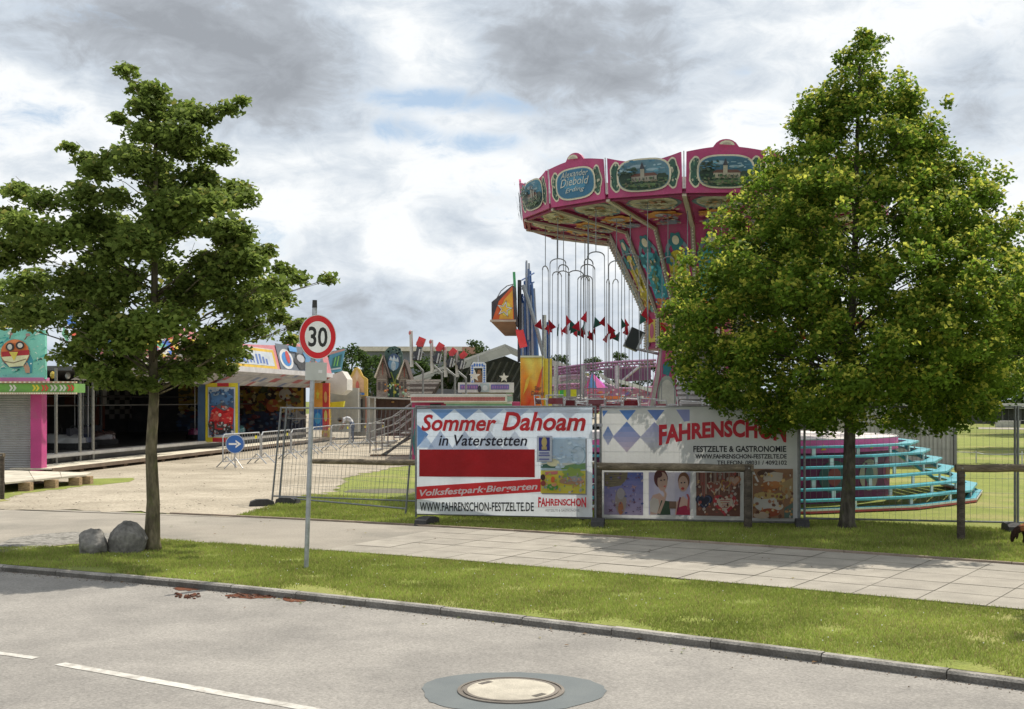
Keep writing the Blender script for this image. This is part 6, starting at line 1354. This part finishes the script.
# coaster
co = thing('roller_coaster', 'purple roller coaster track on lattice supports behind the swing seats', 'roller coaster', C(600, 412, 64))
def trk(pts, w, col, name='track'):
    q = MB('painted_metal', col)
    up_ = [C(x_, y_, 64) for x_, y_ in pts]; lo = [C(x_, y_ + w, 64) for x_, y_ in pts]; bk_ = [C(x_, y_ + w * .5, 65) for x_, y_ in pts]
    q.path(up_, .07, 6); q.path(lo, .055, 6); q.path(bk_, .05, 6)
    for a, b, c_ in zip(up_, lo[1:], bk_): q.tube(a, b, .03, n=4); q.tube(a, c_, .03, n=4)
    q.build(name, co)
PU = (.28, .13, .25); PU2 = (.45, .22, .36)
trk([(551 + i * 5, 370 - 7.5 * (1 - math.exp(-i / 8)) - .14 * i) for i in range(22)], 6, PU); trk([(551 + i * 5, 386.5 - 2.2 * math.sin(i * .3)) for i in range(22)], 4, PU2)
trk([(560 + i * 6, 378 + .5 * i - 4 * math.sin(i * .5)) for i in range(10)], 3, (.50, .35, .45), 'track')
q = MB('painted_board', (.16, .06, .14)); q.slab([(605, 368.5), (651, 366.5), (651, 379.5), (629, 381.5), (605, 377)], 66, 1)
cv = facing(q, 66, .01)
for i in range(8): cv.line([(607 + i * 5.5, 369), (607 + i * 5.5, 379)], .4, (.09, .03, .08))
q.build('station_panel', co)
for x_ in (617, 556, 583): MB('galvanised_steel', (.50, .49, .50)).tube(C(x_, 365.5, 63.8), C(x_, 412, 63.8), .13, n=8).build('support_column', co)
MB('galvanised_steel', (.42, .40, .42)).tube(C(640, 366, 63.6), C(622, 381, 63.6), .07, n=6).build('brace', co)
q = MB('painted_board', (.55, .53, .50)); q.rect(552, 375, 590, 389, 67, .5); cv = facing(q, 67, .01)
cv.rect(552, 366, 583, 374.5, (.16, .04, .10)); cv.oval(556, 372, 3, 5, (.5, .08, .2)); cv.rect(553, 389, 567, 396.5, (.42, .60, .05)); cv.rect(560, 387, 563.5, 396.5, (.03, .50, .08)); cv.rect(570.5, 389.5, 576.5, 396.5, (.66, .64, .03)); cv.rect(581, 376, 583, 390, (.5, .2, .06)); cv.rect(585.5, 373, 588.5, 390, (.5, .45, .15))
for i in range(5): cv.ring(562 + i * 4, 380, 2, 2.6, .7, (.16, .20, .18), n=10)
q.build('decorated_wall', co)
kb = thing('spired_tent', 'small pink and blue spired tent among the coaster supports', 'tent', C(596, 412, 62))
q = MB('canvas_sheet', (.6, .1, .3)); apex = C(592, 372.5, 62)
for i in range(8):
    a0, a1 = 2 * PI * i / 8, 2 * PI * (i + 1) / 8; c_ = C(596, 388, 62); q.add([apex, (c_[0] + .62 * math.cos(a0), c_[1] + .62 * math.sin(a0), c_[2]), (c_[0] + .62 * math.cos(a1), c_[1] + .62 * math.sin(a1), c_[2])], [(0, 1, 2)], [(.62, .10, .28), (.15, .35, .66), (.62, .12, .34), (.55, .1, .5)][i % 4])
q.build('canopy', kb); q = MB('painted_board', (.14, .10, .14)); q.rect(586, 388, 606, 411, 62.5, .8); q.build('base', kb)
fr_ = thing('funfair_facade', 'low ride front in pink, orange and white lights under the coaster', 'fairground facade', C(620, 412, 60.5))
q = MB('painted_board', (.45, .20, .34)); q.rect(585, 388.5, 652, 411, 60.5, .6); cv = facing(q, 60.5, .01)
for i in range(130):
    x_ = random.uniform(586, 650); y_ = random.uniform(389.5, 404); cv.oval(x_, y_, random.uniform(.7, 2.6), random.uniform(.4, 1.3), random.choice([(.66, .55, .62), (.62, .18, .40), (.60, .20, .08), (.30, .15, .45), (.70, .68, .68), (.15, .14, .40), (.50, .08, .12)]), n=8, hold=(i % 4 != 0))
cv.rect(600, 396, 625, 399, (.62, .16, .05)); q.build('front', fr_)
sl_ = thing('white_slide', 'white sloping chute crossing below the purple coaster', 'slide', C(640, 400, 61))
MB('painted_metal', (.60, .60, .62)).slab([(618, 379), (653, 389), (653, 392.5), (618, 382.5)], 60, .4).build('chute', sl_); MB('painted_metal', (.5, .5, .52)).slab([(601, 373), (612, 381), (616, 385), (613, 385.5), (600, 376)], 60.2, .3).build('upper_chute', sl_)
gt = thing('white_marquee', 'white sloping marquee roof at the left end of the coaster', 'tent', C(560, 412, 70))
MB('canvas_sheet', (.56, .54, .52)).slab([(552, 360), (584, 370), (584, 375), (552, 366)], 70, 5).build('roof', gt); MB('canvas_sheet', (.38, .36, .38)).rect(552, 368, 584, 411, 70.2, 4).build('wall', gt)
# louvred trailer right of the mast
lt = thing('louvred_trailer', 'cream trailer with horizontal louvres behind the carousel mast', 'trailer', C(697, 416, 42))
q = MB('painted_metal', (.45, .44, .38))
for i in range(17): q.rect(683, 355 + i * 3.4, 760, 357.7 + i * 3.4, 42, .1, (.46, .45, .39)); q.rect(683, 357.7 + i * 3.4, 760, 358.4 + i * 3.4, 42.04, .1, (.24, .23, .2))
q.rect(683, 352, 760, 355, 42, 2.4, (.4, .4, .36)); q.build('side_wall', lt)
MB('painted_board', (.05, .06, .07)).rect(683, 412, 760, 421, 42.4, 2).build('chassis', lt)
# right side: grey panel wall, trailer, tarps
gw = thing('grey_container', 'plain light grey container behind the carousel steps', 'container', C(900, 467, 39.4))
q = MB('painted_metal', (.34, .34, .33)); x0_, x1_ = C(846, 0, 39.4)[0], C(955, 0, 39.4)[0]; zt_ = EYE - (404 - 400) * 39.4 / F + .55
nC = 26
for i in range(nC):
    a, b = x0_ + (x1_ - x0_) * i / nC, x0_ + (x1_ - x0_) * (i + 1) / nC; w_ = (b - a)
    q.add([(a, 39.4, .06), (a + w_ * .5, 39.4, .06), (a + w_ * .5, 39.4, zt_), (a, 39.4, zt_)], [(0, 1, 2, 3)]); q.add([(a + w_ * .5, 39.4, .06), (a + w_ * .6, 39.43, .06), (a + w_ * .6, 39.43, zt_), (a + w_ * .5, 39.4, zt_)], [(0, 1, 2, 3)]); q.add([(a + w_ * .6, 39.43, .06), (b - w_ * .1, 39.43, .06), (b - w_ * .1, 39.43, zt_), (a + w_ * .6, 39.43, zt_)], [(0, 1, 2, 3)]); q.add([(b - w_ * .1, 39.43, .06), (b, 39.4, .06), (b, 39.4, zt_), (b - w_ * .1, 39.43, zt_)], [(0, 1, 2, 3)])
q.build('side_wall', gw); q = MB('painted_metal', (.28, .28, .27)); q.box(((x0_ + x1_) / 2, 40.65, zt_ / 2), (x1_ - x0_, 2.38, zt_), 0); q.box((x1_, 39.39, zt_ / 2), (.09, .09, zt_), 0, (.20, .20, .20)); q.build('body', gw)
pw = thing('plank_fence', 'weathered vertical board fence behind the white carousel deck', 'board fence', C(830, 432, 44))
for i in range(30):
    q = MB('wood', jit((.26, .25, .23), .12)); x_ = 792 + i * 2.05; q.rect(x_, 401 + random.uniform(-.4, .4), x_ + 1.95, 456, 44, .05); q.build('board', pw)
for i, (col, x_, y_, lb_) in enumerate((((.03, .16, .50), 809, 411, 'blue tarpaulin bundle hanging over the board fence'), ((.03, .22, .08), 818, 412, 'dark green tarpaulin bundle hanging right of the blue one'), ((.03, .34, .18), 829, 408, 'bright green tarpaulin bundle at the top of the board fence'), ((.42, .08, .05), 840, 409, 'small red tarpaulin bundle right of the green ones'))):
    q = MB('cloth', col); p = C(x_, y_, 43.2)
    q.path([(p[0] - .16, p[1], p[2] - .14), (p[0] - .06, p[1] - .05, p[2] + .02), (p[0] + .08, p[1], p[2] + .08), (p[0] + .17, p[1], p[2] + .02)], [.07, .14, .13, .05], 8); tag(q.build('tarpaulin'), lb_, 'tarpaulin', 'tarpaulins on the board fence'); q
# tape fence in the lawn
tf = thing('tape_fence', 'white electric tape fence on thin posts across the right hand lawn', 'tape fence', G(1000, 470))
pts = [C(941, 451.5, 40), C(958, 452, 41), C(976, 452.5, 42), C(984, 454.2, 41), C(1000, 454.6, 40), C(1024, 454, 39), C(1060, 454, 38)]
MB('painted_metal', (.6, .6, .58)).path(pts, .018, 4).build('tape', tf)
for x_, Y_ in ((976, 42), (1022, 39), (1060, 38)): MB('painted_metal', (.6, .6, .56)).tube(C(x_, 451, Y_), (C(x_, 0, Y_)[0], Y_, 0), .02, n=5).build('post', tf)
db = thing('dark_pavilion', 'low dark pavilion with a pale flat roof beyond the right hand lawn', 'pavilion', C(1010, 420, 110))
MB('painted_metal', (.03, .035, .03)).rect(978, 408, 1140, 424, 112, 8).build('wall', db); MB('painted_metal', (.42, .42, .40)).rect(996, 404, 1140, 408.5, 110, 10).build('roof', db)
for i in range(8): MB('painted_metal', (.06, .06, .06)).rect(984 + i * 18, 408, 985.5 + i * 18, 425, 110.5, .3).build('post', db)
q = MB('concrete', (.42, .41, .38)); q.rect(1000, 421, 1020.5, 427.5, 97, 1); tag(q.build('concrete_block'), 'pale grey concrete block on the far edge of the lawn', 'concrete block')
sheet('far_path', [G(*p)[:2] for p in ((978, 429), (1200, 432), (1200, 430), (978, 427.3))], .004, 'path_concrete')
# ------------------------------------------------------------------ distant trees
far_tree(352, 95, 346, 26, 'bushy tree left of the distant warehouse wall', name='bushy_tree')
far_tree(372, 105, 357, 24, 'lower tree between the peach gable and the wooden huts')
far_tree(336, 120, 352, 20, 'tree whose crown shows just right of the speed sign')
far_tree(424, 110, 357, 22, 'dark tree behind the leftmost red gondola'); far_tree(448, 100, 354, 20, 'tree between the second and third red gondola'); far_tree(476, 130, 341, 18, 'light green tree rising above the tent eaves')
far_tree(500, 120, 372, 26, 'dark tree inside the gap under the tent roof'); far_tree(560, 140, 355, 17, 'tree crown directly right of the flame painted box'); far_tree(592, 140, 358, 18, 'tree crown above the spired tent'); far_tree(620, 150, 353, 14, 'round tree crown above the coaster column')
far_tree(648, 150, 362, 16, 'low tree crown beside the carousel mast'); far_tree(536, 150, 366, 20, 'low tree hidden behind the lattice tower foot')
for i, (px, Y_, tp_, hf) in enumerate(((930, 120, 372, 40), (975, 125, 366, 42), (1020, 130, 360, 44), (1065, 118, 352, 46), (885, 130, 376, 36))):
    far_tree(px, Y_, tp_, hf, ['dark tree beyond the lawn left of the pavilion', 'dark tree above the left end of the pavilion', 'tall dark tree behind the middle of the pavilion', 'dark tree at the right edge behind the pavilion', 'dark tree hidden between container and linden'][i], dark=.8)
for i, (x_, Y_, h_) in enumerate(((26.0, 54, 9), (36, 76, 10), (20.8, 41, 8))):
    far_tree(512 + x_ / Y_ * F, Y_, HZ - (h_ - EYE) / Y_ * F, (5.2, 5.5, 4.0)[i] / Y_ * F, ['broad tree right of the lawn casting shade across it', 'broad tree at the far right casting the upper lawn shadow', 'broad tree outside the right edge shading the near lawn'][i], bottom=3.2, n=5000)
far_tree(60, 90, 372, 60, 'dark trees behind the closed shutter booth', n=3000)
# ------------------------------------------------------------------ camera, sun and sky
cam = bpy.data.cameras.new('camera'); cam.sensor_width = 36; cam.lens = 36 * F / 1024; cam.shift_y = 45.5 / 1024; cam.clip_start = .1; cam.clip_end = 4000
co_ = bpy.data.objects.new('camera', cam); co_.location = (0, 0, EYE); co_.rotation_euler = (PI / 2, 0, 0); COL.objects.link(co_); SC.camera = co_
EL, AZ = R(58), math.atan2(.64, .76)            # azimuth from +Y towards +X
to_sun = Vector((math.sin(AZ) * math.cos(EL), math.cos(AZ) * math.cos(EL), math.sin(EL)))
sl_ = bpy.data.lights.new('sun', 'SUN'); sl_.energy = 4.6; sl_.angle = R(.6); sl_.color = (1.0, .93, .81)
so = bpy.data.objects.new('sun', sl_); so.rotation_euler = (-to_sun).to_track_quat('-Z', 'Y').to_euler(); COL.objects.link(so)
W = bpy.data.worlds.new('World'); SC.world = W; W.use_nodes = True; nt = W.node_tree; N, L = nt.nodes, nt.links; N.clear()
out = N.new('ShaderNodeOutputWorld'); bg = N.new('ShaderNodeBackground'); L.new(bg.outputs[0], out.inputs[0])
sky = N.new('ShaderNodeTexSky'); sky.sky_type = 'NISHITA'; sky.sun_disc = False; sky.sun_elevation = EL; sky.sun_rotation = AZ
tc = N.new('ShaderNodeTexCoord'); gen = tc.outputs['Generated']
def math_(op, a, b=None, clamp=False):
    n = N.new('ShaderNodeMath'); n.operation = op; n.use_clamp = clamp
    for i, x in enumerate((a, b)):
        if x is None: continue
        if isinstance(x, (int, float)): n.inputs[i].default_value = x
        else: L.new(x, n.inputs[i])
    return n.outputs[0]
def noise(vec, sc, det=8, rg=.55, dist=0.):
    n = N.new('ShaderNodeTexNoise'); n.inputs['Scale'].default_value = sc; n.inputs['Detail'].default_value = det; n.inputs['Roughness'].default_value = rg; n.inputs['Distortion'].default_value = dist; L.new(vec, n.inputs['Vector']); return n.outputs['Fac']
def rmp(x, a, b, c=0., d=1.):
    n = N.new('ShaderNodeMapRange'); n.interpolation_type = 'SMOOTHSTEP'
    for k, v in (('From Min', a), ('From Max', b), ('To Min', c), ('To Max', d)): n.inputs[k].default_value = v
    L.new(x, n.inputs['Value']); return n.outputs['Result']
def mixc(f, a, b):
    n = N.new('ShaderNodeMix'); n.data_type = 'RGBA'
    if isinstance(f, float): n.inputs[0].default_value = f
    else: L.new(f, n.inputs[0])
    for k, x in ((6, a), (7, b)):
        if isinstance(x, tuple): n.inputs[k].default_value = (*x, 1)
        else: L.new(x, n.inputs[k])
    return n.outputs[2]
mp = N.new('ShaderNodeMapping'); mp.inputs['Scale'].default_value = (1, 1, 1.9); mp.inputs['Location'].default_value = (3.1, .4, 1.7); L.new(gen, mp.inputs['Vector']); v0 = mp.outputs[0]
def blob(px, py, wx, wy, amp):                   # a soft patch round one direction of the sky
    d = Vector(C(px, py, 1)) - Vector((0, 0, EYE)); d.normalize(); az = math.atan2(d.x, d.y)
    m_ = N.new('ShaderNodeVectorMath'); m_.operation = 'SUBTRACT'; L.new(gen, m_.inputs[0]); m_.inputs[1].default_value = d
    s_ = N.new('ShaderNodeVectorMath'); s_.operation = 'MULTIPLY'; L.new(m_.outputs[0], s_.inputs[0]); s_.inputs[1].default_value = (F / wx, F / wx, F / wy)
    le = N.new('ShaderNodeVectorMath'); le.operation = 'LENGTH'; L.new(s_.outputs[0], le.inputs[0])
    return rmp(le.outputs['Value'], 0., 1., amp, 0.)
big = noise(v0, 4.2, 4, .5, .4); mid = noise(v0, 9.5, 8, .55, .6); fine_ = noise(v0, 24, 10, .66, .5)
def addb(x, *bl):
    for b in bl: x = math_('ADD', x, blob(*b))
    return x
def wsum(*t):
    x = None
    for n_, w_ in t:
        y = math_('MULTIPLY', n_, w_); x = y if x is None else math_('ADD', x, y)
    return x
fld = addb(wsum((big, .30), (mid, .40), (fine_, .30)),
    (120, -20, 300, 90, -.20), (270, 85, 200, 80, -.21), (80, 50, 140, 60, -.06), (560, 55, 150, 85, -.19), (650, 60, 110, 60, -.05), (985, 100, 120, 110, -.12), (420, 320, 260, 60, -.09), (340, 300, 200, 50, -.05), (600, 140, 120, 50, -.05),
    (10, 90, 90, 60, .10), (110, 135, 130, 45, .08), (430, 35, 90, 60, .08), (60, 10, 80, 40, .05), (350, 120, 120, 40, .06), (520, 230, 90, 60, .05), (920, 30, 90, 50, .07), (1000, 220, 80, 60, .08), (340, 10, 60, 30, .06), (392, 238, 40, 40, .17), (450, 262, 90, 30, .08), (748, 122, 50, 32, .17), (700, 152, 110, 24, .15), (275, 210, 50, 30, .14), (20, 225, 80, 50, .12), (480, 170, 120, 50, .06), (620, 250, 60, 60, .10), (800, 40, 120, 60, .06), (320, 190, 90, 50, .05))
cr = N.new('ShaderNodeValToRGB'); L.new(fld, cr.inputs[0]); el = cr.color_ramp.elements
for i, (p_, c_) in enumerate(((.24, (.33, .355, .39)), (.34, (.43, .465, .51)), (.41, (.56, .62, .69)), (.48, (.70, .75, .80)), (.56, (.90, .92, .93)))):
    e_ = el[i] if i < 2 else el.new(p_)
    e_.position = p_; e_.color = (*c_, 1)
cloud = cr.outputs[0]
op = addb(wsum((fine_, .60), (mid, .30), (big, .1)), (480, 142, 90, 22, .24), (445, 100, 120, 20, .30), (400, 128, 60, 22, .24), (530, 108, 60, 16, .14), (560, 160, 50, 14, .12), (20, 120, 90, 30, .12), (240, 235, 70, 40, .10), (490, 200, 70, 40, .10), (95, 18, 110, 16, .12), (745, 70, 30, 14, .14), (500, 300, 60, 30, .04))
ob = rmp(op, .54, .80, 0., .9)
skc = N.new('ShaderNodeVectorMath'); skc.operation = 'SCALE'; L.new(sky.outputs[0], skc.inputs[0]); skc.inputs['Scale'].default_value = .11
skm = mixc(.6, skc.outputs[0], (.42, .57, .74))
col = mixc(ob, cloud, skm)
# haze near the horizon
sp_ = N.new('ShaderNodeSeparateXYZ'); L.new(gen, sp_.inputs[0]); hz_ = rmp(sp_.outputs['Z'], 0., .11, .6, 0.)
col = mixc(hz_, col, (.50, .58, .68))
L.new(col, bg.inputs['Color']); bg.inputs['Strength'].default_value = 1.0
SC.view_settings.view_transform = 'Standard'; SC.view_settings.look = 'None'; SC.view_settings.exposure = 0.14; SC.view_settings.gamma = 1
SC.view_settings.use_curve_mapping = False
SC.cycles.max_bounces = 6; SC.cycles.transparent_max_bounces = 4; SC.cycles.diffuse_bounces = 3; SC.cycles.glossy_bounces = 2
